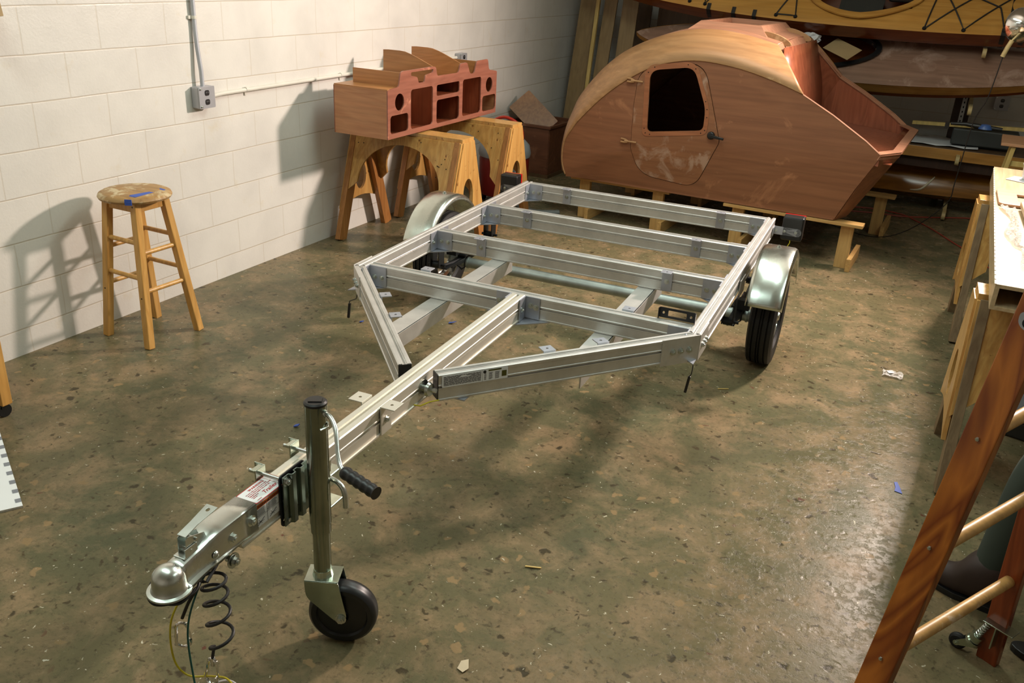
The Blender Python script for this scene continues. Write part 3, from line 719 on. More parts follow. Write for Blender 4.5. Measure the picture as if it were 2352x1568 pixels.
wires = (('yellow_wire', [(.015, -1.90, .44), (-.01, -1.94, .40), (-.05, -1.98, .30), (-.055, -1.985, .18), (-.03, -1.97, .12), (.03, -1.95, .125), (.08, -1.945, .13), (.12, -1.96, .09), (.155, -2.02, .02), (.17, -2.1, .004)]),
         ('green_wire', [(.02, -1.89, .44), (.0, -1.93, .38), (-.01, -1.97, .28), (.01, -1.99, .15), (.06, -2.02, .05), (.12, -2.06, .008), (.16, -2.12, .004)]),
         ('white_wire', [(-.01, -2.10, .004), (-.012, -2.02, .045), (.02, -1.96, .09), (.07, -1.93, .11), (.12, -1.94, .085), (.165, -2.0, .03), (.18, -2.08, .006), (.19, -2.16, .004)]))
for m_, pts in wires: MB().tube(spline(pts, 7), .0026, 7).build(m_.split('_')[0]+'_lead', m_, cpl, 0, True)
# stickers
st = MB().plate(rrect(-.0345, -.066, .0345, .066, .004), [], lambda u, v, w: (u-.0, -1.672+v, H+w), .0003, .0007).build('warning_sticker', 'red', tongue)
st.parent = T; 
MB().plate(rrect(-.0320, -.0635, .0320, .0635, .003), [], lambda u, v, w: (u, -1.672+v, H+w), .0008, .001).build('sticker_face', 'white', st)
ux, uy = (0, 1, 0), (-1, 0, 0)
def stx(s, size, u, v, mat='red', **k): return text(s, size, (v, -1.672+u, H+.0012), ux, uy, mat, st, **k)
stx('WARNING', .0105, -.030, -.0185, spacing=1.25, bold=.0003)
stx('DO NOT DRILL OR ALTER ANYTHING', .0048, -.052, -.0105)
stx('ON THE TONGUE SECTION OF THE TRAILER', .0046, -.052, -.0045)
stx('FAILURE TO COMPLY WILL VOID ALL', .0048, -.052, .0018, bold=.0001)
stx('WARRANTIES', .0044, -.052, .0080); stx('HELD BY', .0044, -.052, .0136)
stx('Trailex', .0185, -.018, .0215, shear=.35, bold=.0003)
stx('CANFIELD,', .0036, -.052, .0270); stx('OHIO 44406', .0036, .036, .0270)
# side sticker with three panels
sd = MB().plate(rrect(-.075, -.034, .075, .034, .005), [], lambda u, v, w: (.0315+w, -1.672+u, .480+v), .0, .0006).build('hitch_sticker', 'white', T)
MB().plate(rrect(-.074, .021, .074, .0335, .002), [], lambda u, v, w: (.0315+w, -1.672+u, .480+v), .0007, .001).build('orange_band', 'orange', sd)
for k in range(3):
    text('\u25b2WARNING', .0095, (.0328, -1.744+.0495*k, .5035), (0, 1, 0), (0, 0, 1), 'ink', sd)
lines = MB()
for k in (1, 2): lines.box((.0325, -1.747+.0497*k, .4735), (.0004, .0007, .054))
for k in range(3):
    for j in range(6): lines.box((.0325, -1.724+.0495*k-random.random()*.004, .4965-j*.0036), (.0004, .038-random.random()*.008, .0012))
    lines.box((.0325, -1.722+.0495*k, .4745), (.0004, .049, .0006))
    cy_ = -1.724+.0495*k
    lines.beam((.0325, cy_-.014, .452), (.0325, cy_+.014, .466), .0004, .0018, (1, 0, 0)).beam((.0325, cy_-.008, .466), (.0325, cy_+.004, .452), .0004, .0016, (1, 0, 0)).beam((.0325, cy_-.012, .459), (.0325, cy_+.012, .457), .0004, .001, (1, 0, 0))
lines.build('fine_print', 'ink', sd)
# identification label on the right diagonal
d = dvec(DR[1], DR[0]); n = Vector((d.y, -d.x, 0)); o0 = Vector(DR[1])+n*.0262
def dl(u, v, w): return o0+d*u+n*w+Vector((0, 0, v))
idl = MB().plate(rrect(.012, -.050, .262, -.006, .003), [], dl, 0, .0005).build('identification_label', 'white', T)
fp = MB()
random.seed(3)
for j in range(10):
    z = -.0115-j*.0036; u = .018
    while u < .155:
        L = random.uniform(.006, .02)
        if j in (1, 2) and .07 < u < .1: u += .02; continue
        fp.plate([(u, z), (min(u+L, .158), z), (min(u+L, .158), z+.0018), (u, z+.0018)], [], dl, .0006, .0009); u += L+.0018
for j in range(7):
    z = -.020-j*.004
    for u, L in ((.170, .010), (.188, .016), (.212, .020)): fp.plate([(u, z), (u+L*random.uniform(.6, 1), z), (u+L*.8, z+.0016), (u, z+.0016)], [], dl, .0006, .0009)
fp.plate([(.163, -.05), (.1636, -.05), (.1636, -.006), (.163, -.006)], [], dl, .0006, .0009)
fp.build('fine_print', 'ink', idl)
MB().plate(rrect(.186, -.0125, .236, -.007, .0004), [], dl, .0009, .0012).plate(rrect(.238, -.040, .2565, -.018, .0004), [], dl, .0006, .0011).build('seal', 'olive', idl)
MB().lathe([(0, .0008), (.006, .0008), (.006, .0003)], dl(.172, -.0135, 0), n, 20).build('emblem', 'ink', idl)
bpy.context.view_layer.update()
# ------------------------------------------------------------------ stool
S = thing('bar_stool', 'round-seated pale beech bar stool beside the white block wall', 'stool', (.282, .252, 0), .0)
feet = [(-.152, -.138), (.148, -.152), (.168, .152), (-.137, .160)]
tops = [(-.092, -.085), (.092, -.085), (.092, .085), (-.092, .085)]
def lg(i, z):
    t = z/.70; a = Vector(feet[i]); b = Vector(tops[i]); p = a.lerp(b, t); return Vector((p.x, p.y, z))
for i in range(4): MB().beam(lg(i, 0), lg(i, .705), .037, .037, up=(0, 1, 0)).build('leg', 'stool', S, .004)
for z, pairs in ((.28, ((1, 2), (0, 3))), (.345, ((0, 1), (2, 3))), (.465, ((1, 2), (0, 3))), (.515, ((0, 1), (2, 3)))):
    for a, b in pairs: MB().cyl(lg(a, z), lg(b, z), .0115, 14).build('rung', 'stool', S, 0, True)
ap = MB()
for i in range(4): ap.beam(lg(i, .682), lg((i+1) % 4, .682), .020, .042)
ap.build('apron', 'stool', S, .002)
seat = MB().lathe([(0, .034), (.10, .033), (.150, .031), (.163, .024), (.168, .013), (.163, .003), (.150, 0), (0, 0)], (0, 0, .705), (0, 0, 1), 48).build('seat', 'stool_seat', S, 0, True)
tp = MB().plate([(-.018, -.17), (.012, -.172), (.016, -.12), (-.014, -.11)], [], lambda u, v, w: (u+.03, v, .7375+w-(max(0, -v-.15))*.8), 0, .0012)
tp.plate([(.012, -.10), (.05, -.13), (.10, -.03), (.075, -.02)], [], lambda u, v, w: (u, v, .7375+w), 0, .0012).plate([(.09, .04), (.13, .02), (.135, .035), (.1, .06)], [], lambda u, v, w: (u, v, .7360+w), 0, .0015)
tp.box((.03, -.1685, .722), (.032, .003, .028)).build('blue_tape', 'tape', seat).rotation_euler = (0, 0, .49)
bh = MB()
for i, z in ((0, .255), (1, .255), (1, .69)):
    p = lg(i, z); bh.lathe([(0, .0006), (.004, .0006), (.004, 0)], p+Vector((0, -.0188, 0)), (0, -1, 0), 10)
bh.build('screw', 'dark_steel', S)

# ------------------------------------------------------------------ conduit and outlets on the left wall
cd = MB().tube([(.018, .99, 3.45), (.018, .99, 1.42), (.022, .99, 1.33), (.036, .99, 1.20), (.036, .99, 1.12)], .0115, 14).build('conduit_pipe', 'conduit_grey', None, 0, True)
tag(cd, 'vertical grey conduit pipe running down the white wall to the outlet', 'conduit')
MB().box((.006, .99, 1.475), (.012, .06, .016)).cyl((.018, .99, 1.467), (.018, .99, 1.483), .014, 14).build('strap', 'conduit', cd)
cd2 = MB().tube([(.02, 1.045, 1.062), (.014, 1.16, 1.068), (.014, 3.72, 1.088), (.014, 3.80, 1.088)], .012, 14).build('conduit_pipe', 'conduit', None, 0, True)
tag(cd2, 'horizontal white painted conduit running along the block wall behind the cabinet', 'conduit')
for y in (1.35, 2.25, 3.2): MB().cyl((.014, y-.01, 1.07+(y-1.1)*.0075), (.014, y+.01, 1.07+(y-1.1)*.0075), .0145, 14).box((.004, y, 1.052+(y-1.1)*.0075), (.008, .018, .03)).build('strap', 'conduit', cd2)
def outlet(name, y, z, label, w=.115, h=.115, mat='outlet', dark=True, two=True):
    o = thing(name, label, 'outlet', (0, y, z))
    bx = MB().box((.027, 0, 0), (.054, w, h)).build('box', mat, o, .008)
    cv = MB().plate(rpoly([(-w/2, -h/2), (w/2, -h/2), (w/2, h/2), (-w/2, h/2)], .008), [], lambda u, v, q: (.055+q, u, v), 0, .004).build('cover', mat, o, .001)
    for dz in ((-.024, .024) if two else (0,)):
        MB().plate(rrect(-.016, -.0145, .016, .0145, .010), [], lambda u, v, q, dz=dz: (.059+q, u, v+dz), 0, .002).build('receptacle', 'receptacle', o)
        MB().box((.0615, -.006, dz+.003), (.001, .002, .008)).box((.0615, .006, dz+.003), (.001, .002, .008)).build('slot', 'outlet', o)
    MB().bolt((.059, -w*.4, h*.4), (1, 0, 0), .004).bolt((.059, -w*.4, -h*.4), (1, 0, 0), .004).build('screw', 'steel_bright', o)
    return o
outlet('wall_outlet', .995, 1.068, 'grey double outlet box on the white wall above the stool')
outlet('wall_outlet', 3.83, 1.092, 'small grey outlet box on the wall behind the far end of the cabinet', .10, .06, 'outlet', True, False)

# ------------------------------------------------------------------ sawhorses
def make_horse(label, loc, rz, hl=.43, Z=.762, leg='horse_leg', group=None):
    h = thing('sawhorse', label, 'sawhorse', loc, rz, group)
    MB().box((0, 0, Z-.012), (2*hl, .150, .024)).build('top_board', 'horse_ply', h, .001)
    sl = .30
    for s in (-1, 1):
        o = [(-hl, Z-.024), (-hl, .30), (-hl+.11, .40)]+[(-(hl-.11)*math.cos(PI*k/20), .40+.275*math.sin(PI*k/20)**.9) for k in range(1, 20)]+[(hl-.11, .40), (hl, .30), (hl, Z-.024)]
        MB().plate(o, [], lambda u, v, w, s=s: (u, s*(.072+(Z-v)*sl+w), v), -.009, .009).build('side_panel', 'horse_ply', h, .001)
        e = MB()
        po = [(-.070, Z-.024), (.070, Z-.024), (.070+sl*.56, .205)]+[(.070+sl*.56-(.14+2*sl*.56)*k/10, .205+.055*math.sin(PI*k/10)) for k in range(1, 10)]+[(-.070-sl*.56, .205)]
        e.plate(po, [ellipse(0, .40, .062, .098, 24)], lambda u, v, w, s=s: (s*(hl+w), u, v), -.009, .009).build('end_panel', 'horse_ply', h, .001)
        for t in (-1, 1):
            MB().beam((s*(hl-.030), t*(.050+.0), Z-.03), (s*(hl-.030), t*(.045+sl*(Z+.02)), 0), .038, .085, up=(0, 1, 0)).build('leg', leg, h, .002)
    sc = MB()
    for i in range(16):
        x = random.uniform(.1, hl-.02)*random.choice((1, 1, -1)); z = random.uniform(.50, Z-.04)
        if abs(x) < .25 and z < .69: continue
        sc.bolt((x, -(.072+(Z-z)*sl+.009), z), (0, -1, 0), .0035, .001, False)
    sc.build('screw', 'dark_steel', h)
    return h
make_horse('varnished plywood sawhorse under the near end of the galley cabinet', (.50, 2.36, 0), 0)
make_horse('varnished plywood sawhorse under the far end of the galley cabinet', (.50, 3.08, 0), 0)
bh1 = make_horse('plywood sawhorse under the far end of the bright workbench', (4.36, 2.80, 0), .04, .43, .762, 'grey_leg')
bh2 = make_horse('plywood sawhorse under the near end of the workbench behind the ladder', (4.36, 1.05, 0), .04, .43, .762, 'grey_leg')

# ------------------------------------------------------------------ galley cabinet module
G = thing('galley_cabinet', 'reddish plywood galley cabinet with round and square openings on two sawhorses', 'cabinet', (0, 0, 0))
FX, BX, ZB = .60, .20, .772
out = [(1.922, ZB), (1.922, 1.066), (1.945, 1.074), (2.045, 1.08), (2.064, 1.163), (2.085, 1.170), (2.455, 1.172), (2.487, 1.165), (2.502, 1.108), (2.789, 1.106), (2.806, 1.164), (2.904, 1.166), (2.950, 1.086), (3.012, 1.084), (3.044, 1.166), (3.212, 1.168), (3.232, 1.092), (3.332, 1.078), (3.360, 1.072), (3.362, ZB)]
out = rpoly(out, [0, 0, .01, .02, .02, .02, .02, .02, .02, .02, .02, .02, .02, .02, .02, .02, .02, .01, .01, 0], 4)
holes = [ellipse(2.053, .988, .051, .052, 28), ellipse(3.243, .986, .051, .052, 28), rrect(1.950, .802, 2.152, .913, .022), rrect(3.146, .800, 3.350, .911, .022),
         rrect(2.183, .803, 2.450, 1.050, .022), rrect(2.850, .803, 3.118, 1.053, .022), rrect(2.499, .978, 2.802, 1.050, .015), rrect(2.500, .798, 2.803, .952, .022),
         rpoly([(2.184, 1.156), (2.184, 1.136), (2.257, 1.122), (2.276, 1.083), (2.343, 1.083), (2.358, 1.124), (2.447, 1.136), (2.454, 1.156)], .010, 4)]
MB().plate(out, holes, lambda u, v, w: (FX+w, u, v), -.004, .004).build('front_panel', 'red_okoume', G)
MB().box(((FX+BX)/2, 1.926, (ZB+1.066)/2), (FX-BX-.008, .008, 1.066-ZB)).build('end_panel', 'cab_end', G)
MB().box(((FX+BX)/2, 3.358, (ZB+1.07)/2), (FX-BX-.008, .008, 1.07-ZB)).build('end_panel', 'cab_end', G)
MB().box(((FX+BX)/2, 2.64, ZB+.004), (FX-BX, 1.43, .008)).build('bottom_panel', 'cab_dark', G)
MB().box((BX, 2.64, (ZB+1.066)/2), (.008, 1.43, 1.066-ZB)).build('back_panel', 'cab_dark', G)
MB().box(((FX+BX)/2, 2.06, 1.070), (FX-BX, .27, .008)).build('top_shelf', 'cab_shelf', G)
MB().box(((FX+BX)/2, 3.24, 1.070), (FX-BX, .23, .008)).build('top_shelf', 'cab_shelf', G)
MB().box(((FX+BX)/2, 2.65, 1.060), (FX-BX, .33, .008)).build('top_shelf', 'cab_shelf', G)
MB().box(((FX+BX)/2+.02, 2.068, 1.118), (FX-BX-.05, .007, .09)).build('low_divider', 'cab_shelf', G)
MB().box(((FX+BX)/2+.02, 3.05, 1.118), (FX-BX-.05, .007, .09)).build('low_divider', 'cab_shelf', G)
for y in (2.475, 2.825):
    cv = [(BX, 1.066), (BX, 1.243), (.24, 1.246), (.33, 1.246), (.37, 1.243), (.42, 1.230), (.47, 1.213), (.53, 1.190), (FX-.006, 1.165), (FX-.006, 1.066)]
    MB().plate(cv, [], lambda u, v, w, y=y: (u, y+w, v), -.004, .004).build('curved_divider', 'cab_shelf', G)
for y in (2.165, 2.475, 2.825, 3.132): MB().box(((FX+BX)/2, y, .92), (FX-BX-.01, .007, .28)).build('inner_divider', 'cab_dark', G)
MB().box(((FX+BX)/2, 2.65, .965), (FX-BX-.01, .34, .007)).build('inner_shelf', 'cab_dark', G)

# ------------------------------------------------------------------ vacuum, box and lid behind the sawhorses
V = thing('shop_vacuum', 'red and grey shop vacuum behind the far sawhorse', 'vacuum', (.50, 3.76, 0))
MB().lathe([(0, .06), (.19, .06), (.20, .09), (.205, .34), (.20, .37), (0, .37)], (0, 0, 0), (0, 0, 1), 28).build('tank', 'vac_red', V, 0, True)
MB().lathe([(.21, .37), (.215, .40), (.20, .46), (.15, .51), (.08, .53), (0, .53)], (0, 0, 0), (0, 0, 1), 28).build('motor_head', 'vac_grey', V, 0, True)
MB().tube(spline([(-.15, 0, .42), (-.14, 0, .60), (0, -.01, .675), (.14, 0, .60), (.15, 0, .42)], 6), .013, 10).build('handle', 'handle_red', V, 0, True)
MB().tube(spline([(.15, -.13, .32), (.20, -.20, .30), (.22, -.24, .20), (.22, -.22, .08), (.30, -.25, .03), (.45, -.30, .028), (.6, -.2, .028)], 8), [.024+.002*(k % 2) for k in range(49)], 12).build('hose', 'hose', V, 0, True)
for a in (.5, 2.1, 3.7, 5.2): MB().cyl((.16*math.cos(a)-.012, .16*math.sin(a), .03), (.16*math.cos(a)+.012, .16*math.sin(a), .03), .03, 16).box((.16*math.cos(a), .16*math.sin(a), .05), (.03, .03, .03)).build('caster', 'black_plastic', V)
B = thing('plywood_box', 'open dark brown plywood box on the floor beside the camper', 'box', (.26, 4.98, 0), -.03)
bw, bd, bz0, bz1 = .44, .54, .03, .47
for c, s in (((0, -bd/2, 0), (bw, .012, bz1-bz0)), ((0, bd/2, 0), (bw, .012, bz1-bz0)), ((-bw/2, 0, 0), (.012, bd, bz1-bz0)), ((bw/2, 0, 0), (.012, bd, bz1-bz0))):
    MB().box((c[0], c[1], (bz0+bz1)/2), s).build('side_panel', 'box_wood', B, .002)
rm = MB()
for t in (-1, 1): rm.box((0, t*(bd/2+.008), bz1-.012), (bw+.04, .022, .024)); rm.box((t*(bw/2+.008), 0, bz1-.012), (.022, bd+.0, .024))
rm.build('rim', 'box_wood', B, .003)
MB().box((0, 0, bz0+.006), (bw, bd, .012)).build('bottom_panel', 'box_wood', B)
MB().box((0, 0, .015), (bw+.04, bd+.04, .03)).build('base_block', 'ply_dark', B)
ua = (Vector((.47, 4.90, .455))-Vector((.19, 4.90, .675))).normalized(); ub = (Vector((.19, 4.90, .675))-Vector((-.0, 4.74, .585))).normalized(); na = ua.cross(ub).normalized(); ub = na.cross(ua)
ld = MB().plate(rpoly([(0, 0), (.40, 0), (.40, .25), (0, .25)], .015), [], lambda u, v, w: ua*u+ub*v+na*w, -.006, .006).build('plywood_board', 'lid_wood', None, .001); ld.location = (.025, 4.76, .585)
tag(ld, 'brown plywood board propped at a slant in the open dark box', 'board')
# items cut by the left edge of the frame
K = thing('rolling_cart', 'pale wooden cart leg on a caster at the left edge of the frame', 'cart', (.458, -.688, 0), .0)
for sx in (0, -.24):
    for sy in (0, -.45): MB().box((sx, sy, .40), (.07, .045, .68)).build('leg', 'stool', K, .003)
MB().box((-.10, -.22, .75), (.30, .58, .03)).build('tabletop', 'stool', K, .003)
for sx in (0, -.24):
    for sy in (0, -.45): MB().cyl((sx-.012, sy, .028), (sx+.012, sy, .028), .028, 18).box((sx, sy, .05), (.03, .03, .02)).build('caster', 'black_plastic', K)
RB = thing('ruled_board', 'white ruled board with a ticked edge at the left edge of the frame', 'board', (0, 0, 0))
A = Vector((1.097, -1.078, .004)); B_ = Vector((.60, -.82, .17)); wv = Vector((-.10, -.16, .0)).normalized()*.34
MB().grid([[A, A+wv], [B_, B_+wv]]).build('panel', 'white', RB, 0, False, .012)
tk = MB(); dv_ = (B_-A)
for k in range(12):
    p = A+dv_*(.03+.08*k)+Vector((0, 0, .007)); tk.grid([[p, p+wv*.055], [p+dv_*.03, p+dv_*.03+wv*.055]])
tk.build('tick_mark', 'case', RB)
bx = MB().box((0, 0, 0), (.12, .05, .16), Matrix.Rotation(.1, 3, 'X')).build('cardboard_carton', 'cardboard', None, .002); bx.location = (.10, -.212, 1.60)
tag(bx, 'small orange brown carton on the wall at the top left corner', 'carton')
MB().box((.061, -.005, .02), (.002, .03, .06)).box((.061, .008, -.02), (.002, .02, .03)).build('printed_panel', 'ink', bx)
# ------------------------------------------------------------------ teardrop camper
CA = math.atan(-.035); ex = Vector((math.cos(CA), math.sin(CA), 0)); ey = Vector((-math.sin(CA), math.cos(CA), 0))
TC = thing('teardrop_camper', 'unpainted plywood teardrop camper body raised on low wooden stands', 'camper', (1.14, 3.51, 0), CA)
WD = 1.50
def chine(x):
    pts = ((1.10, .36), (1.364, .501), (1.664, .623), (2.0, .70), (2.325, .744), (2.739, .762), (3.33, .80), (3.5, .81))
    for (a, za), (b, zb) in zip(pts, pts[1:]):
        if x <= b: return za+(zb-za)*max(0, (x-a)/(b-a))
    return .81
def tuck(x, z):
    zc = chine(x)
    if z < zc: return .055*(zc-z)/max(.12, zc-.33)*min(1, (zc-.33)/.2)
    return 0
def L3(x, z, d): return Vector((x-1.14, d, z))
def side(u, v, w, flip=False, inset=.010):
    d = tuck(u, v)+inset+w
    return L3(u, v, WD-d if flip else d)
C0 = [(1.149, .351), (1.118, .43), (1.112, .52), (1.127, .613), (1.172, .69), (1.229, .771), (1.387, .940), (1.560, 1.082), (1.758, 1.198), (1.941, 1.252), (2.123, 1.268), (2.366, 1.243), (2.607, 1.187), (2.801, 1.125)]
C1 = [(1.035, .325), (1.016, .42), (1.016, .53), (1.042, .673), (1.088, .80), (1.145, .925), (1.29, 1.110), (1.465, 1.262), (1.700, 1.380), (1.930, 1.446), (2.140, 1.462), (2.340, 1.442), (2.480, 1.415), (2.546, 1.400)]
C0s = [(p.x, p.y) for p in spline([Vector((a, b, 0)) for a, b in C0], 5)]; C1s = [(p.x, p.y) for p in spline([Vector((a, b, 0)) for a, b in C1], 5)]
rear = [(3.013, 1.017), (3.242, .882), (3.332, .812), (3.345, .79)]
bottom = [(3.226, .552), (3.134, .335), (1.149, .335)]
door = rpoly([(1.654, .62), (1.646, .93), (1.662, 1.185), (2.118, 1.262), (2.215, .99), (2.296, .748), (2.150, .400), (1.785, .432), (1.705, .49)], [.03, 0, .16, .14, .1, .02, .10, .06, .06], 8)
def shrink(poly, k, kc=None):
    cx = sum(p[0] for p in poly)/len(poly); cz = sum(p[1] for p in poly)/len(poly)
    return [(cx+(x-cx)*k, cz+(z-cz)*k) for x, z in poly]
win = rpoly([(1.765, .752), (1.742, 1.175), (2.055, 1.225), (2.170, .960), (2.172, .812)], [.04, .07, .07, .05, .04], 6)
def dense(mb, step=.08):
    bm = mb.bm
    for k in range(10, 36):
        g = bm.verts[:]+bm.edges[:]+bm.faces[:]; bmesh.ops.bisect_plane(bm, geom=g, plane_co=(k*.1, 0, 0), plane_no=(1, 0, 0))
    for k in range(3, 14):
        g = bm.verts[:]+bm.edges[:]+bm.faces[:]; bmesh.ops.bisect_plane(bm, geom=g, plane_co=(0, k*.1-.02, 0), plane_no=(0, 1, 0))
def flat_plate(outer, holes, fn, t0, t1, name, mat, parent, smooth=True):
    m = MB(); m.plate(outer, holes, lambda u, v, w: (u, v, w), t0, t1)
    m.bm.edges.ensure_lookup_table()
    dense(m)
    for v in m.bm.verts: v.co = Vector(fn(v.co.x, v.co.y, v.co.z))
    return m.build(name, mat, parent, 0, smooth)
body = C0s+rear+bottom
flat_plate(body, [shrink(door, 1.012)], lambda u, v, w: side(u, v, w), -.005, .005, 'side_panel', 'okoume_side', TC)
flat_plate(body, [], lambda u, v, w: side(u, v, w, True), -.005, .005, 'side_panel', 'okoume_side', TC)
dr = flat_plate(door, [win], lambda u, v, w: side(u, v, w, False, .007), -.005, .005, 'door', 'door_wood', TC)
def ring(poly, k): return shrink(poly, k)
wt = flat_plate(ring(win, 1.16), [win], lambda u, v, w: side(u, v, w, False, .001), -.0022, .001, 'window_trim', 'okoume', dr)
hb = MB()
for k in range(0, len(win), 3):
    p = ring(win, 1.09)[k]; q = side(p[0], p[1], -.0035, False, .001); hb.lathe([(0, .0004), (.004, .0004), (.004, 0)], q, (0, -1, 0), 8)
hb.build('screw_hole', 'black', wt)
hd = MB().lathe([(0, .018), (.022, .016), (.027, .008), (.027, 0)], L3(2.235, .787, -.002), (0, -1, 0), 20).beam(L3(2.235, .785, -.022), L3(2.330, .776, -.024), .013, .022, (0, 0, 1), .010, .016)
hd.build('latch_handle', 'black_plastic', dr, .003, True)
for x, z in ((1.632, 1.088), (1.628, .663)):
    h_ = MB().tube([L3(x-.05, z+.018, -.006), L3(x-.02, z+.016, -.010), L3(x+.004, z+.006, -.012)], .008, 8).tube([L3(x-.05, z-.004, -.006), L3(x-.02, z-.004, -.014), L3(x+.004, z, -.012)], .008, 8).tube([L3(x-.02, z+.006, -.016), L3(x+.07, z+.004, -.010)], .007, 8)
    h_.build('wooden_hinge', 'okoume_roof', TC, 0, True)
# shoulder panels and roof
rows = []
for (a, b), (c, d) in zip(C0s, C1s):
    r = []
    for t in (0, .33, .66, 1): r.append(L3(a+(c-a)*t, b+(d-b)*t+.010*math.sin(PI*t), .0+.20*t))
    rows.append(r)
MB().grid(rows).build('shoulder_panel', 'okoume_roof', TC, 0, True, .009)
rows = [[Vector((p.x, WD-p.y, p.z)) for p in r] for r in rows]
MB().grid(rows).build('shoulder_panel', 'okoume_roof', TC, 0, True, .009)
rows = []
for (c, d) in C1s: rows.append([L3(c, d+.022*math.sin(PI*t/8), .20+(WD-.40)*t/8) for t in range(9)])
MB().grid(rows).build('roof_panel', 'okoume_top', TC, 0, True, .009)
# floor, tail
MB().plate([(1.149, .055), (1.035, .25), (1.035, 1.25), (1.149, WD-.055), (3.13, WD-.055), (3.19, WD-.22), (3.19, .22), (3.13, .055)], [], lambda u, v, w: L3(u, .335+w, v), -.006, .006).build('floor_panel', 'okoume_side', TC)
def tail(z): # plan outline of the tail at height z
    t = (z-.335)/(.80-.335); x = 3.134+(3.342-3.134)*t; y = .065*(1-t)+.01
    return x, y
for flip in (False, True):
    q = [L3(*(tail(.335)[0], .335), tail(.335)[1]), L3(3.196, .345, .22), L3(3.448, .80, .20), L3(tail(.80)[0], .80, tail(.80)[1])]
    if flip: q = [Vector((p.x, WD-p.y, p.z)) for p in q]
    MB().grid([[q[0], q[1]], [q[3], q[2]]]).build('tail_corner_panel', 'okoume_side', TC, 0, False, .009)
MB().grid([[L3(3.196, .345, .22), L3(3.196, .345, WD-.22)], [L3(3.448, .80, .20), L3(3.448, .80, WD-.20)]]).build('tail_panel', 'okoume_side', TC, 0, False, .009)
# galley inside: bulkhead, floor, far liner
bk = []
for k in range(9):
    z = 1.385-(1.385-.80)*k/8; bk.append([L3(2.56+.10*math.sin(PI*k/16)+.03, z, .03 if z < 1.1 else .03+.17*(z-1.1)/.285), L3(2.60+.12*math.sin(PI*k/16), z, .55), L3(2.60+.12*math.sin(PI*k/16), z, 1.0), L3(2.56+.10*math.sin(PI*k/16)+.03, z, WD-(.03 if z < 1.1 else .03+.17*(z-1.1)/.285))])
MB().grid(bk).build('bulkhead', 'okoume_in', TC, 0, True, .006)
MB().lathe([(0, .0), (.016, 0), (.016, .002), (0, .002)], L3(2.708, .99, .40), (1, 0, 0), 16).build('wiring_hole', 'black', TC)
MB().grid([[L3(2.66, .80, .03), L3(2.66, .80, WD-.03)], [L3(3.0, .765, .03), L3(3.0, .765, WD-.03)], [L3(3.41, .735, .10), L3(3.41, .735, WD-.10)]]).build('galley_floor', 'okoume_in', TC, 0, False, .006)
lin_ = [(2.56, 1.37), (2.80, 1.115), (3.013, 1.008), (3.24, .872), (3.34, .80), (3.34, .73), (2.62, .76)]
MB().plate(lin_, [], lambda u, v, w: L3(u, v, WD-.022-.18*max(0, (v-1.12)/.25)+w), -.003, .003).build('galley_liner', 'okoume_in', TC)
MB().plate(lin_, [], lambda u, v, w: L3(u, v, .022+.18*max(0, (v-1.12)/.25)+w), -.003, .003).build('galley_liner', 'okoume_in', TC)
# hatch rim flanges
rim = MB()
near = [L3(2.546, 1.40, .20), L3(2.801, 1.125, .004), L3(3.013, 1.017, .004), L3(3.242, .882, .004), L3(3.342, .81, .006)]
def strip(m, P, Q): m.grid([P, Q])
inw = [p+Vector((-.012, .030, -.018)) for p in near]
strip(rim, near, inw)
far_ = [Vector((p.x, WD-p.y, p.z)) for p in near]; inf = [p+Vector((-.012, -.030, -.018)) for p in far_]
strip(rim, far_, inf)
tp_ = [L3(2.546, 1.40, .20), L3(2.546, 1.422, WD/2), L3(2.546, 1.40, WD-.20)]
strip(rim, tp_, [p+Vector((.030, 0, -.045)) for p in tp_])
tl_ = [L3(3.342, .808, .006), L3(3.448, .808, .20), L3(3.448, .808, WD-.20), L3(3.342, .808, WD-.006)]
strip(rim, tl_, [tl_[0]+Vector((-.045, .045, 0)), tl_[1]+Vector((-.055, .03, 0)), tl_[2]+Vector((-.055, -.03, 0)), tl_[3]+Vector((-.045, -.045, 0))])
strip(rim, tl_, [p+Vector((-.012, 0, -.035)) for p in tl_])
rim.build('hatch_rim', 'okoume_top', TC, 0, False, .008)
# roof vent frame and hinge ears
def rz_(x):
    for (a, b), (c, d) in zip(C1s, C1s[1:]):
        if x <= c: return b+(d-b)*(x-a)/(c-a)
    return C1s[-1][1]
vf = MB(); hatch = [(1.95, .36), (2.38, .36), (2.38, 1.10), (1.95, 1.10)]
hat_o = [(1.88, .30), (2.44, .30), (2.44, 1.16), (1.88, 1.16)]
base = [L3(x, rz_(x)+.004+.02*math.sin(PI*(d-.2)/1.1), d) for x, d in hat_o]; upp = [L3(x, 1.502+.012*(2.2-x), d) for x, d in hatch]; up2 = [L3(x+(.03 if x < 2.1 else -.03), 1.502+.012*(2.2-x), d+(.03 if d < .7 else -.03)) for x, d in hatch]
dn2 = [p-Vector((0, 0, .03)) for p in up2]
for a in (base, upp, up2, dn2): a.append(a[0])
vf.grid([base, upp, up2, dn2]).build('vent_frame', 'okoume_top', TC, .002, False, .006)
MB().grid([[dn2[0], dn2[1]], [dn2[3], dn2[2]]]).build('vent_opening', 'cab_dark', TC)
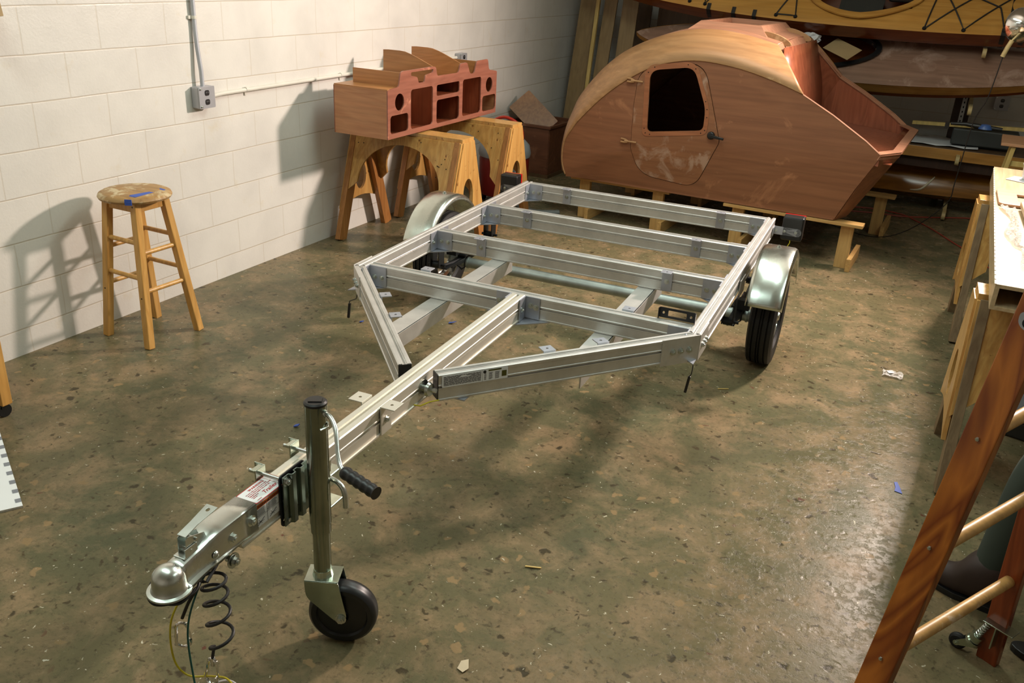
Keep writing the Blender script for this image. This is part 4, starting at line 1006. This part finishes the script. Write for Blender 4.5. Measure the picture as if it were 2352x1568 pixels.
for d in (.34, 1.02):
    el = [L3(2.50+.105*math.cos(2*PI*k/28), 1.428+.030*math.sin(2*PI*k/28)-.03*math.cos(2*PI*k/28), d) for k in range(28)]
    m = MB()
    A_ = [m.bm.verts.new(p+Vector((0, -.011, 0))) for p in el]; B2 = [m.bm.verts.new(p+Vector((0, .011, 0))) for p in el]
    m.bm.faces.new(A_); m.bm.faces.new(B2[::-1])
    for k in range(28): m.bm.faces.new([A_[k], A_[(k+1) % 28], B2[(k+1) % 28], B2[k]])
    m.build('hinge_ear', 'okoume_roof', TC, .002)
# low stands
def stand(label, loc, L=.95):
    o = thing('low_stand', label, 'stand', loc, -.035, 'low wooden stands under the camper')
    MB().box((L/2, 0, .3135), (L, .10, .021)).build('top_board', 'pine_x', o, .002)
    for x in (.10, L-.10):
        MB().box((x, .02, .1515), (.085, .038, .303)).build('post', 'pine', o, .002)
        MB().box((x+.058, .14, .045), (.03, .42, .09)).build('foot_block', 'pine_y', o, .002)
    return o
stand('low pine stand under the near rear edge of the camper', (2.38, 3.56, 0))
stand('low pine stand under the far rear edge of the camper', (2.42, 4.62, 0), 1.03)
stand('low pine stand under the near front edge of the camper', (1.16, 3.66, 0), .80)
stand('low pine stand under the far front edge of the camper', (1.20, 4.66, 0), .80)

# ------------------------------------------------------------------ boards leaning in the back left corner
def lean(label, x0, x1, y, mat, th=.02, z1=2.6, tx=.05, ty=.35, name='stored_board'):
    m = MB(); q = []
    for dy in (0, th): q.append([(x0, y-ty+dy, 0), (x1, y-ty+dy, 0), (x1+tx, y+dy-.02, z1), (x0+tx, y+dy-.02, z1)])
    A_ = [m.bm.verts.new(p) for p in q[0]]; B2 = [m.bm.verts.new(p) for p in q[1]]
    m.bm.faces.new(A_); m.bm.faces.new(B2[::-1])
    for k in range(4): m.bm.faces.new([A_[k], A_[(k+1) % 4], B2[(k+1) % 4], B2[k]])
    return tag(m.build(name, mat, None, .001), label, 'board')
lean('thin reddish brown board leaning in the corner against the block wall', .10, .22, 6.36, 'ply_brown', .015, 2.7, .03, .30)
lean('wide tan plywood sheet leaning in the back corner left of the narrow strip', .12, .30, 6.20, 'ply_dull', .02, 2.6, .06, .45)
lean('narrow pale yellow pine strip leaning among the boards in the corner', .33, .365, 6.02, 'stick', .03, 2.6, .06, .30)
lean('pale speckled plywood sheet leaning right of the yellow strip', .37, .50, 6.12, 'ply_dull', .02, 2.6, .09, .35)
lean('dark brown sheet leaning in shadow behind the camper roof', .56, .80, 6.40, 'ply_dark', .02, 2.5, .0, .25)
lean('tan plywood sheet leaning behind the camper beside the dark board', .60, .76, 6.05, 'ply_dull', .02, 2.5, .04, .30)
lean('broad dark plywood panel leaning against the back wall under the kayak', .86, 1.48, 6.42, 'ply_dark', .02, 2.4, .0, .20)

# ------------------------------------------------------------------ kayaks on the rack
def kayak(name, label, o, L, B, tilt, deck, hull, sheer=.08, depth=.24, camber=.045, holes=(), strake=None, rz=0, bevd=.14):
    K_ = thing(name, label, 'kayak', o, rz)
    Rt = Matrix.Rotation(tilt, 3, 'X')
    def st_(s):
        b = B*(1-abs(s)**2.3)**.75 if abs(s) < 1 else 0; return b, sheer*abs(s)**2.2
    n = 90; nd = 28
    def dk(s, t, up=0):
        b, z = st_(s); return Rt @ Vector((s*L/2, t*b, z+camber*(1-t*t)*min(1, b/B*1.2)+up))
    rows = [[dk(-1+2*i/n, -1+2*j/nd) for j in range(nd+1)] for i in range(n+1)]
    m = MB(); vs = [[m.bm.verts.new(p) for p in r] for r in rows]
    for i in range(n):
        for j in range(nd):
            s = -1+2*(i+.5)/n; b, z = st_(s); x = s*L/2; y = (-1+2*(j+.5)/nd)*b
            if any(((x-hx)/ha)**2+((y-hy)/hb)**2 < 1 for hx, hy, ha, hb in holes): continue
            try: m.bm.faces.new([vs[i][j], vs[i][j+1], vs[i+1][j+1], vs[i+1][j]])
            except ValueError: pass
    m.build('deck', deck, K_, 0, True)
    rows = []
    for i in range(n+1):
        s = -1+2*i/n; b, z = st_(s); dd = depth*(1-abs(s)**4*.75); kz = z-dd
        sec = [(-b, z), (-b*.985, z-bevd*.45), (-b*.95, z-bevd*(1-abs(s)**3*.6)), (-b*.45, kz+dd*.18), (0, kz), (b*.45, kz+dd*.18), (b*.95, z-bevd*(1-abs(s)**3*.6)), (b*.985, z-bevd*.45), (b, z)]
        rows.append([Rt @ Vector((s*L/2, y, zz)) for y, zz in sec])
    MB().grid(rows).build('hull', hull, K_, 0, True)
    if strake:
        for sg in (-1, 1):
            rows = []
            for i in range(n+1):
                s = -1+2*i/n; b, z = st_(s); b *= sg; o_ = .004*sg
                rows.append([Rt @ Vector((s*L/2, b+o_, z+.001)), Rt @ Vector((s*L/2, b*.985+o_, z-.045)), Rt @ Vector((s*L/2, b*.970+o_, z-.095*(1-abs(s)**3*.6)))])
            MB().grid(rows).build('sheer_strake', strake, K_, 0, True)
    K_['n'] = 0; del K_['n']
    def coaming(cx, cy, a, bb, r, mat, keyhole=0):
        pts = []
        for k in range(56):
            t = 2*PI*k/56; x = cx+a*math.cos(t); y = cy+bb*math.sin(t)*(1-keyhole*max(0, math.cos(t)))
            b, z = st_(2*x/L); pts.append(Rt @ Vector((x, y, z+camber*(1-(y/max(b, .01))**2)+.012)))
        m2 = MB()
        up = Rt @ Vector((0, 0, 1)); cc = Rt @ Vector((cx, cy, 0)); R1 = []; R2 = []; R3 = []; R4 = []
        for p in pts:
            d_ = (p-cc); d_ -= up*d_.dot(up); d_.normalize()
            R1.append(p-d_*.012-up*.035); R2.append(p-d_*.012+up*.012); R3.append(p+d_*r+up*.012); R4.append(p+d_*r*1.05+up*.002)
        for q in (R1, R2, R3, R4): q.append(q[0])
        m2.grid([R1, R2, R3, R4]).build('cockpit_coaming', mat, K_, 0, False, .007)
    def at(x, y, up=0):
        b, z = st_(2*x/L); t = max(-1, min(1, y/max(b, .01))); return Rt @ Vector((x, y, z+camber*(1-t*t)+up))
    return K_, coaming, at, st_, Rt
K1, coam1, at1, st1, Rt1 = kayak('yellow_kayak', 'varnished yellow wooden kayak on the rack above the camper', (3.05, 5.53, 1.675), 5.3, .285, math.radians(45), 'deck', 'hull', .07, .26, .05, [(-.20, .0, .40, .185)])
coam1(-.20, 0, .41, .195, .035, 'deck', .25)
MB().plate(rrect(-.17, -.14, .17, .14, .04), [], lambda u, v, w: at1(-.22+u, v, -.10+w), -.01, .0).build('seat', 'case_dark', K1)
MB().plate(rrect(-.12, -.02, .12, .16, .03), [], lambda u, v, w: at1(.10+u, v, -.02+w), -.012, .0).build('seat_back', 'black_plastic', K1)
for x, wd in ((-1.28, .18), (1.02, .145)):
    MB().plate(rrect(-wd, -.115, wd, .10, .035), [], lambda u, v, w, x=x: at1(x+u, v, w), .001, .004).build('hatch_cover', 'black', K1)
for x in (-1.44, -1.22, -1.04, .86, .99, 1.13):
    b, z = st1(2*x/5.3); m = MB(); P = [Rt1 @ Vector((x, -b+.05, z+.02)), Rt1 @ Vector((x, -b-.008, z+.008)), Rt1 @ Vector((x, -b-.006, z-.05)), Rt1 @ Vector((x+.0, -b+.01, z-.10)), Rt1 @ Vector((x, -b+.03, z-.16))]
    m.grid([[p-Vector((.016, 0, 0)) for p in P], [p+Vector((.016, 0, 0)) for p in P]]).build('strap', 'cord_black', K1, 0, False, .006)
cordpts = [[(-.86, -.235), (-.74, .02), (-.70, -.235), (-.86, -.232)], [(-1.62, -.17), (-1.50, .02), (-1.48, -.19), (-1.36, -.02)], [(.30, -.255), (.34, .02)], [(.31, -.255), (.60, .03)], [(.42, .03), (.58, -.25), (.86, .04)], [(.60, .05), (.80, -.05), (.86, -.235)]]
for cp in cordpts: MB().tube([at1(x, y, .006) for i in range(len(cp)-1) for x, y in [tuple(Vector(cp[i]).lerp(Vector(cp[i+1]), t/4)) for t in range(4)]]+[at1(cp[-1][0], cp[-1][1], .006)], .006, 6).build('deck_cord', 'cord_black', K1, 0, True)
for x, y in ((-.86, -.238), (-.70, -.24), (.30, -.258), (.58, -.252), (.86, -.238), (-1.62, -.175), (-1.48, -.19)): MB().lathe([(0, .014), (.014, .010), (.017, 0)], at1(x, y, .0), Rt1 @ Vector((0, 0, 1)), 10).build('deck_fitting', 'dark_steel', K1, 0, True)
K2, coam2, at2, st2, Rt2 = kayak('grey_kayak', 'unfinished grey brown kayak with a black cockpit rim on the lower rack arms', (2.80, 5.55, 1.245), 3.75, .30, math.radians(42), 'deck_grey', 'hull', .05, .22, .045, [(-.22, .02, .44, .20)], 'strake')
coam2(-.22, .02, .45, .21, .026, 'black_plastic', .1)
K3, _, at3, st3, Rt3 = kayak('amber_hull', 'amber varnished hull lying on the lowest rack arms near the floor', (3.15, 5.75, .285), 3.9, .16, math.radians(62), 'amber', 'amber', .03, .16, .02, ())
K3['category'] = 'boat'
MB().tube(spline([at3(.36, -.135, .003), at3(.44, -.12, .003), at3(.50, -.05, .003), at3(.53, .0, .003)], 4), [.004+.006*math.sin(PI*k/12) for k in range(13)], 6).build('adhesive_patch', 'putty', K3)
# ------------------------------------------------------------------ rack
def rack_post(label, x, y=6.2, slot=True, pegs=()):
    o = thing('rack_upright', label, 'rack', (x, y, 0), 0, 'uprights of the boat rack')
    MB().box((0, .06, 1.25), (.14, .05, 2.5)).build('post', 'rack', o, .002)
    sl = MB().box((.01, .028, 1.25), (.036, .012, 2.5)).build('slotted_channel', 'white', o)
    h = MB()
    for k in range(60): h.box((.01, .0215, .12+k*.04), (.009, .003, .016))
    h.build('channel_slot', 'black', sl)
    for z in pegs:
        a = MB().box((.055, -.37, z), (.03, .80, .07)).cyl((.04, -.77, z), (.07, -.77, z), .035, 18).build('arm', 'peg', o, .003)
    return o
rack_post('brown rack upright with a white slotted channel at the right of the back wall', 3.76, 6.2, True, (1.345, .905, .502, .04))
rack_post('rack upright hidden behind the camper roof at the left of the kayaks', 1.62, 6.2, True, (1.345, .905, .502, .04))
sb = MB().box((3.85, 5.85, .555), (1.9, .62, .035)).build('rack_shelf', 'ply_dark', None, .002); tag(sb, 'long wooden shelf board across the rack under the papers', 'shelf')
MB().box((3.85, 5.55, .525), (1.9, .03, .09)).build('shelf_edge', 'strake', sb, .002)
MB().box((3.85, 5.60, .435), (1.9, .03, .09)).build('lower_rail', 'rack', sb, .002)
def sheet(name, label, pts, z, mat, cat, wob=.012, th=.001):
    rows = []
    for i in range(9):
        a = Vector(pts[0]).lerp(Vector(pts[1]), i/8); b = Vector(pts[3]).lerp(Vector(pts[2]), i/8)
        rows.append([(a.lerp(b, j/5).x, a.lerp(b, j/5).y, z+wob*abs(math.sin(i*1.3+j*.9))*(1 if j in (0, 5) or i in (0, 8) else .5)) for j in range(6)])
    return tag(MB().grid(rows).build(name, mat, None, 0, True, th), label, cat)
sheet('paper_sheet', 'crumpled white sheets lying on the rack shelf', [(3.10, 5.60), (3.95, 5.60), (3.95, 6.08), (3.10, 6.08)], .576, 'paper', 'paper', .014)
ps = MB().box((0, 0, 0), (1.15, .035, .028)).build('wood_strip', 'stick', None, .001); ps.location = (3.98, 5.74, .755); ps.rotation_euler = (0, -.045, .0)
tag(ps, 'long thin pale wood strip lying across the rack shelf papers', 'strip')
rk = MB().box((3.98, 5.80, .660), (.5, .22, .13)).build('dark_tool_case', 'case_dark', None, .01); tag(rk, 'dark case under the thin wood strip on the rack shelf', 'case')
tl = thing('hand_tool', 'blue and black hand tool beside the strip at the right of the shelf', 'tool', (3.80, 4.62, .885), -.05)
MB().lathe([(0, .035), (.03, .03), (.045, .012), (.048, 0), (0, 0)], (.13, 0, .0), (0, 0, 1), 20).build('body', 'blue_tool', tl, 0, True)
MB().tube([(-.10, 0, .012), (.0, .01, .018), (.10, 0, .012), (.24, 0, .008)], [.010, .014, .02, .014], 10).box((-.12, -.02, .0), (.03, .012, .05)).build('handle', 'black_plastic', tl, 0, True)
# cardboard flap and plastic bag between the kayaks
cf = MB().box((0, 0, 0), (.26, .17, .003), Matrix.Rotation(.55, 3, 'X')@Matrix.Rotation(-.55, 3, 'Z')).build('cardboard_flap', 'cardboard', None); cf.location = (2.76, 5.42, 1.29); tag(cf, 'torn cardboard flap resting on the grey kayak cockpit', 'cardboard')
pb = MB(); random.seed(5)
bmesh.ops.create_icosphere(pb.bm, subdivisions=3, radius=.05)
for v in pb.bm.verts: v.co = Vector((v.co.x*1.6, v.co.y, v.co.z*.8))*(1+random.uniform(-.22, .22))
pbo = pb.build('plastic_bag', 'paper', None); pbo.location = (2.50, 5.38, 1.36); tag(pbo, 'crumpled white plastic bag on the grey kayak behind the camper', 'bag')
# outlet on back wall
o = outlet('wall_outlet', 0, 0, 'grey four-gang outlet on the back wall beside the rack upright', .12, .12); o.location = (4.07, 6.5, .88); o.rotation_euler = (0, 0, -PI/2)
# clamp lamp
LP = thing('clamp_lamp', 'chrome reflector work lamp hanging at the top right edge', 'lamp', (3.965, 4.0, 1.615), .25)
MB().lathe([(.105, .0), (.103, .012), (.09, .04), (.06, .075), (.03, .092), (.012, .095), (0, .095)], (0, .03, 0), (.25, -1, .1), 36).build('reflector', 'chrome', LP, 0, True, .0015)
MB().lathe([(0, .02), (.016, .018), (.02, 0)], (.024, -.062, .0095), (.25, -1, .1), 16).build('socket_end', 'black_plastic', LP, 0, True)
MB().tube([(-.05, -.05, -.09), (-.065, -.05, -.13), (-.08, -.045, -.19)], .014, 10).tube([(.0, -.05, -.02), (-.05, -.05, -.09)], .006, 8).build('clamp', 'peg', LP, 0, True)
MB().tube(spline([(-.075, -.04, -.18), (-.09, .0, -.45), (-.125, .05, -.62), (-.13, .1, -1.02), (-.14, .15, -1.2), (-.30, .35, -1.46), (-.5, .5, -1.575), (-.78, .9, -1.608), (-.95, 1.2, -1.608)], 6), .0035, 6).build('power_cord', 'cord_black', LP, 0, True)
# ------------------------------------------------------------------ small wooden step stool at the back right
SS = thing('step_stand', 'small yellow wooden step stand behind the workbench', 'stand', (4.13, 4.35, 0), -.03)
for sx, lx, tx_ in ((-1, -.09, -.01), (1, .42, .30)):
    for y in (-.12, .22): MB().beam((lx, y-.03*(1 if y > 0 else -1)*-1, 0), (tx_, y, .84), .028, .045, (0, 1, 0)).build('leg', 'stick', SS, .002)
MB().box((.14, .05, .855), (.46, .42, .02)).build('top_board', 'peach', SS, .002)
for z in (.26, .52, .73):
    x0_ = -.09+.08*z/.84; x1_ = .42-.12*z/.84
    MB().beam((x0_, -.12, z), (x1_, -.12, z), .02, .035).build('rail', 'stick', SS, .002)

# ------------------------------------------------------------------ workbench
WB = thing('workbench_top', 'bright plywood box beam bench top lying across two sawhorses', 'workbench', (3.965, .78, 0), -.007)
bw_, bl = .80, 2.45
MB().box((bw_/2, bl/2, .853), (bw_, bl, .014)).build('top_sheet', 'bench_ply', WB, .001)
MB().box((bw_/2, bl/2+.0, .771), (bw_, bl, .014)).build('bottom_sheet', 'bench_ply', WB, .001)
for x in (.008, bw_/2, bw_-.008): MB().box((x, bl/2, .812), (.016, bl, .070)).build('web', 'bench_ply', WB, .001)
MB().box((bw_/2, .012, .855), (bw_, .02, .012)).build('edge_strip', 'film', WB)
def flat(name, label, cat, poly, z, th, mat, loc, rz=0, holes=()):
    o = MB().plate(poly, list(holes), lambda u, v, w: (u, v, w), 0, th).build(name, mat, None, min(.003, th*.3)); o.location = (loc[0], loc[1], z); o.rotation_euler = (0, 0, rz); return tag(o, label, cat)
ZT = .861
flat('plywood_ring', 'rounded peach plywood ring plate lying on the bench top', 'plate', rrect(0, 0, .34, .36, .03), ZT+.002, .012, 'peach', (3.99, 2.13), .02, [rrect(.09, .09, .26, .27, .01)])
flat('birch_panel', 'pale birch panel lying along the middle of the bench top', 'panel', [(0, 0), (.42, 0), (.42, 1.15), (.16, 1.20), (0, 1.06)], ZT+.016, .022, 'birch', (4.115, 1.05), .035)
flat('paper_sheet', 'white paper sheet near the far end of the bench', 'paper', [(0, 0), (.22, -.14), (.3, .05), (.06, .12)], ZT+.001, .002, 'paper', (4.035, 2.86), .1)
ct = thing('plastic_tub', 'frosted white plastic tub standing on the bench paper', 'tub', (4.17, 2.92, ZT+.004))
MB().lathe([(0, 0), (.052, 0), (.056, .006), (.062, .075), (.066, .078), (.066, .084), (0, .084)], (0, 0, 0), (0, 0, 1), 28).build('body', 'translucent', ct, 0, True)
rows = []
random.seed(11)
for i in range(46):
    y = 1.02+1.09*i/45; cx = 4.062+.010*math.sin(i*.23)-.0006*i+(.02 if i < 14 else .0); w_ = .024+.010*math.sin(i*.31+.5)
    rows.append([(cx-w_+2*w_*j/6, y, ZT+.003+.012*random.random()+.004*math.sin(j)) for j in range(7)])
tag(MB().grid(rows).build('plastic_film', 'film', None, 0, False, .0008), 'crumpled strip of clear plastic film along the bench top', 'plastic')
rg = MB()
for i in range(40):
    y = .80+i*.06; rg.box((-.001, y-.78, .862), (.006, .05, .0016))
rg.build('dried_glue', 'putty', WB)

# ------------------------------------------------------------------ ladder
LD = thing('stepladder', 'orange varnished wooden stepladder at the right edge in front of the bench', 'ladder', (0, 0, 0))
def nr(z): return Vector((3.803+.120*z, -.742+.130*z, z))
def fr_(z): return Vector((4.142-.035*z, -.184-.045*z, z))
rd = (fr_(0)-nr(0)).normalized(); fw = Vector((rd.y, -rd.x, 0))
def rail_(f, z0, z1, w, t, name, mat):
    MB().beam(f(z0), f(z1), w, t, up=rd).build(name, mat, LD, .003)
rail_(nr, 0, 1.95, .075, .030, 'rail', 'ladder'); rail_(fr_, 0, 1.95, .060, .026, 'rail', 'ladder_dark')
for z in (.30, .60, .905, 1.2, 1.5): MB().cyl(nr(z)+rd*.0, fr_(z)-rd*.005, .0165, 16).build('rung', 'dowel', LD, 0, True)
b = BL()
for z in (.30, .62, .905): b.bolt(nr(z)-rd*.016-fw*.0, -rd, .005, .002, False)
p = nr(.62)+fw*-.005
b.build('bolt', 'steel_bright', LD)
sb_ = MB().plate(rpoly([(-.022, -.018), (.16, -.018), (.16, .018), (-.022, .018)], [.017, 0, 0, .017], 6), [], lambda u, v, w: nr(1.18)-fw*(u*-1)*-.0+fw*u*1.0-rd*(.0155+w)+Vector((0, 0, v-u*.32)), 0, .003).build('spreader_bracket', 'alu_plate', LD)
MB().bolt(nr(1.18)-rd*.019, -rd, .008, .002).build('rivet', 'dark_steel', sb_)
# front (step) half of the ladder, mostly outside the frame
for f0 in (nr, fr_):
    MB().beam(f0(0)+Vector((.95, -.55, 0)), f0(1.9)+Vector((.05, -.03, 0)), .08, .03, up=rd).build('step_rail', 'ladder', LD, .003)
for z in (.4, .8, 1.2, 1.6):
    t = 1-z/1.95; MB().beam(nr(z)+Vector((.95, -.55, 0))*t, fr_(z)+Vector((.95, -.55, 0))*t, .09, .022).build('step', 'ladder', LD, .003)
cs = thing('x', '', ''); cs.name = 'caster'; del cs['label']; del cs['category']; cs.parent = LD
q = fr_(.10)+Vector((.022, -.038, -.008))
MB().beam(q-fw*-.0+Vector((-.055, .035, .055)), q+Vector((.02, -.005, .055)), .045, .004).beam(q+Vector((-.022, .014, -.02)), q+Vector((-.022, .014, .055)), .040, .004, up=(-.85, .5, 0)).build('mounting_angle', 'zinc_yellow', cs, .001)
sp_ = [q+Vector((-.045, .028, 0))+Vector((-.016*(k/60), .010*(k/60), .045-.055*k/60))+Vector((.009*math.cos(k*PI/5), .009*math.sin(k*PI/5), 0)) for k in range(61)]
MB().tube(sp_, .0018, 6).cyl(q+Vector((-.045, .028, .055)), q+Vector((-.062, .039, -.03)), .005, 10).build('spring', 'steel_bright', cs, 0, True)
MB().cyl(q+Vector((-.060, .038, -.012)), q+Vector((-.066, .042, -.034)), .019, 18).cyl(q+Vector((-.066, .042, -.036)), q+Vector((-.070, .044, -.046)), .023, 18).build('swivel', 'zinc_yellow', cs, 0, True)
wcn = Vector((q.x-.105, q.y+.055, .026)); wax = Vector((.35, .9, 0)).normalized()
MB().lathe([(0, .009), (.019, .010), (.0245, .006), (.026, 0), (.0245, -.006), (.019, -.010), (0, -.009)], wcn, wax, 28).build('wheel', 'rubber', cs, 0, True)
fk_ = MB()
for sg in (-1, 1): fk_.beam(q+Vector((-.070, .044, -.044))+wax*sg*.013, wcn+wax*sg*.013, .030, .002, up=wax, w2=.016)
fk_.bolt(wcn-wax*.014, -wax, .006, .003).build('fork', 'zinc_yellow', cs)

# ------------------------------------------------------------------ grey case under the bench
CS = thing('plastic_case', 'grey plastic case with chevron ribs on the floor behind the ladder', 'case', (4.15, 1.44, 0), -.25)
MB().box((.25, .15, .04), (.50, .30, .08)).build('body', 'case_dark', CS, .01)
lid = MB().box((.25, .15, .09), (.50, .30, .02)).build('lid', 'case', CS, .006)
rb = MB()
for k in range(4): rb.beam((.05+k*.03, .03, .1015), (.09+k*.03, .09, .1015), .010, .003).beam((.09+k*.03, .09, .1015), (.05+k*.03, .15, .1015), .010, .003)
rb.build('rib', 'case', lid)

# ------------------------------------------------------------------ person behind the ladder (only lower leg and boot in frame)
def skinned(name, verts, edges, radii, mat, parent, root=0, sub=2):
    me = bpy.data.meshes.new(name); me.from_pydata([tuple(v) for v in verts], edges, []); o = bpy.data.objects.new(name, me); C.objects.link(o)
    o.modifiers.new('skin', 'SKIN')
    for i, r in enumerate(radii):
        sv = me.skin_vertices[0].data[i]; sv.radius = r if isinstance(r, tuple) else (r, r); sv.use_root = (i == root)
    sm = o.modifiers.new('sub', 'SUBSURF'); sm.levels = sub; sm.render_levels = sub
    bpy.context.view_layer.update()
    m2 = bpy.data.meshes.new_from_object(o.evaluated_get(bpy.context.evaluated_depsgraph_get())); bpy.data.objects.remove(o)
    for p in m2.polygons: p.use_smooth = True
    m2.materials.clear(); m2.materials.append(M[mat]); o = bpy.data.objects.new(name, m2); C.objects.link(o); o.parent = parent; return o
PR = thing('person', 'person in dark green trousers and brown boots standing behind the ladder', 'person', (0, 0, 0))
hipz = .92
pel = Vector((4.38, .06, hipz)); 
Rk, Ra = Vector((4.16, .10, .50)), Vector((4.115, .09, .10)); Lk, La = Vector((4.44, -.12, .50)), Vector((4.42, -.14, .10))
V_ = [pel, pel+Vector((-.02, .10, -.05)), Rk, Ra, pel+Vector((.02, -.10, -.05)), Lk, La]
skinned('trousers', V_, [(0, 1), (1, 2), (2, 3), (0, 4), (4, 5), (5, 6)], [(.15, .12), .10, .070, .055, .10, .07, .055], 'trousers', PR)
ch_ = pel+Vector((0, 0, .42))
T2 = [pel+Vector((0, 0, .03)), pel+Vector((0, 0, .22)), ch_, ch_+Vector((0, 0, .10)), ch_+Vector((0, .19, .05)), ch_+Vector((.02, .24, -.22)), ch_+Vector((-.16, .22, -.38)), ch_+Vector((0, -.19, .05)), ch_+Vector((.02, -.24, -.22)), ch_+Vector((-.16, -.22, -.38))]
skinned('shirt', T2, [(0, 1), (1, 2), (2, 3), (2, 4), (4, 5), (5, 6), (2, 7), (7, 8), (8, 9)], [.15, .135, (.16, .12), .065, .065, .05, .04, .065, .05, .04], 'shirt', PR)
hd_ = ch_+Vector((-.01, 0, .30))
body_v = [ch_+Vector((0, 0, .08)), ch_+Vector((0, 0, .16)), hd_, hd_+Vector((0, 0, .09))]
skinned('body', body_v, [(0, 1), (1, 2), (2, 3)], [.06, .055, (.078, .095), .055], 'skin', PR)
for sy, wr in ((1, T2[6]), (-1, T2[9])):
    pv = wr+Vector((-.05, 0, -.03)); vs_ = [wr, pv]; es_ = [(0, 1)]; rs_ = [.024, .034]
    for k in range(4):
        b0 = len(vs_); fy = (k-1.5)*.019; ln_ = (.034, .038, .036, .030)[k]
        vs_ += [pv+Vector((-.040, fy, -.016)), pv+Vector((-.040-ln_, fy, -.04)), pv+Vector((-.042-ln_, fy, -.04-ln_*.8))]; rs_ += [.0095, .0085, .0075]; es_ += [(1, b0), (b0, b0+1), (b0+1, b0+2)]
    b0 = len(vs_); vs_ += [pv+Vector((-.01, -sy*.035, -.01)), pv+Vector((-.035, -sy*.05, -.03))]; rs_ += [.011, .009]; es_ += [(1, b0), (b0, b0+1)]
    skinned('hand', vs_, es_, rs_, 'skin', PR)
for an, toe in ((Ra, Vector((3.955, .155, .045))), (La, Vector((4.245, -.10, .045)))):
    d_ = (toe-Vector((an.x, an.y, .045))); hl_ = an-d_.normalized()*.05
    vs_ = [an+Vector((0, 0, .10)), an+Vector((0, 0, .0)), Vector((hl_.x, hl_.y, .048)), Vector((an.x, an.y, .05))+d_*.40, Vector((an.x, an.y, .046))+d_*.75, toe]
    bo = skinned('boot', vs_, [(0, 1), (1, 2), (1, 3), (3, 4), (4, 5)], [.058, .055, .046, .052, .046, .038], 'boot', PR)
    m = MB(); c_ = (toe+hl_)/2; d2 = d_.normalized(); s2_ = Vector((-d2.y, d2.x, 0)); Lh = (toe-hl_).length/2+.04
    pl_ = [(Lh*math.cos(t)*(1), (.050 if math.cos(t) > 0 else .043)*math.sin(t)) for t in [2*PI*k/28 for k in range(28)]]
    m.plate(pl_, [], lambda u, v, w: Vector((c_.x, c_.y, 0))+d2*u+s2_*v+Vector((0, 0, w)), .0, .022).build('sole', 'black_plastic', bo, .002)

# ------------------------------------------------------------------ cords and litter on the floor
def cord(label, pts, r, mat): return tag(MB().tube(spline([(x, y, r) for x, y in pts], 8), r, 8).build('extension_cord', mat, None, 0, True), label, 'cord')
cord('red extension cord looping from the camper to the workbench leg', [(2.9, 5.3), (3.24, 5.46), (3.50, 5.40), (3.60, 5.28), (3.76, 5.03), (3.90, 4.75), (4.03, 4.50), (4.14, 4.2), (4.4, 3.9)], .0055, 'cord_red')
cord('red extension cord running straight across the dark floor behind the camper', [(2.85, 5.15), (3.26, 5.30), (3.50, 5.33), (3.72, 5.45), (3.95, 5.60), (4.10, 5.66), (4.5, 5.7)], .0055, 'cord_red')
def scrap(label, poly, loc, mat, rz=0, z=.0015, th=.0012, name='tape_scrap', cat='tape', fold=0):
    o = MB().plate(poly, [], lambda u, v, w: (u, v, w+fold*abs(u)), 0, th).build(name, mat, None); o.location = (loc[0], loc[1], z); o.rotation_euler = (0, 0, rz); return tag(o, label, cat)
scrap('blue tape scrap on the floor between the tongue and left diagonal', [(0, 0), (.03, .008), (.035, .028), (.012, .02), (-.004, .016)], (1.49, 1.18), 'tape', 0, .002, .002, fold=.3)
scrap('blue tape scrap on the floor left of the trailer jack', [(0, 0), (.022, -.004), (.024, .012), (.004, .016)], (1.52, -.15), 'tape', .3, .002, .004, fold=.4)
scrap('blue tape scrap on the floor under the left front marker lead', [(0, 0), (.018, 0), (.02, .015), (0, .012)], (1.08, .93), 'tape', 0, .002, .004, fold=.3)
scrap('torn blue tape strip on the lit floor near the ladder', [(0, 0), (.028, -.01), (.022, .03), (.012, .075), (.0, .07), (.004, .03)], (3.815, .665), 'tape', .1)
scrap('yellowish fallen leaf chip on the floor at the bottom of the frame', [(0, 0), (.022, -.008), (.03, .012), (.012, .045), (-.004, .03)], (2.79, -.99), 'putty', 0, .002, .001, 'leaf_chip', 'leaf', .1)
scrap('pale wood splinter on the floor in front of the trailer', [(0, 0), (.05, .018), (.05, .024), (0, .006)], (2.76, -.49), 'stick', 0, .002, .003, 'wood_splinter', 'splinter')
scrap('pale wood splinter on the floor beside the right wheel shadow', [(0, 0), (.05, .018), (.05, .024), (0, .006)], (2.98, 1.18), 'stick', .2, .002, .003, 'wood_splinter', 'splinter')
bag = MB(); random.seed(9)
bag.grid([[(.0+.012*i+random.uniform(-.004, .004), .012*j+random.uniform(-.004, .004), .003+.014*random.random()) for j in range(7)] for i in range(9)])
bo_ = bag.build('plastic_bag', 'film', None, 0, False, .0006); bo_.location = (3.665, 1.79, 0); tag(bo_, 'small clear plastic bag on the floor right of the trailer wheel', 'bag')
scrap('printed slip inside the small clear plastic bag', rrect(0, 0, .035, .03, .002), (3.695, 1.82), 'paper', .5, .012, .001, 'paper_slip', 'paper')
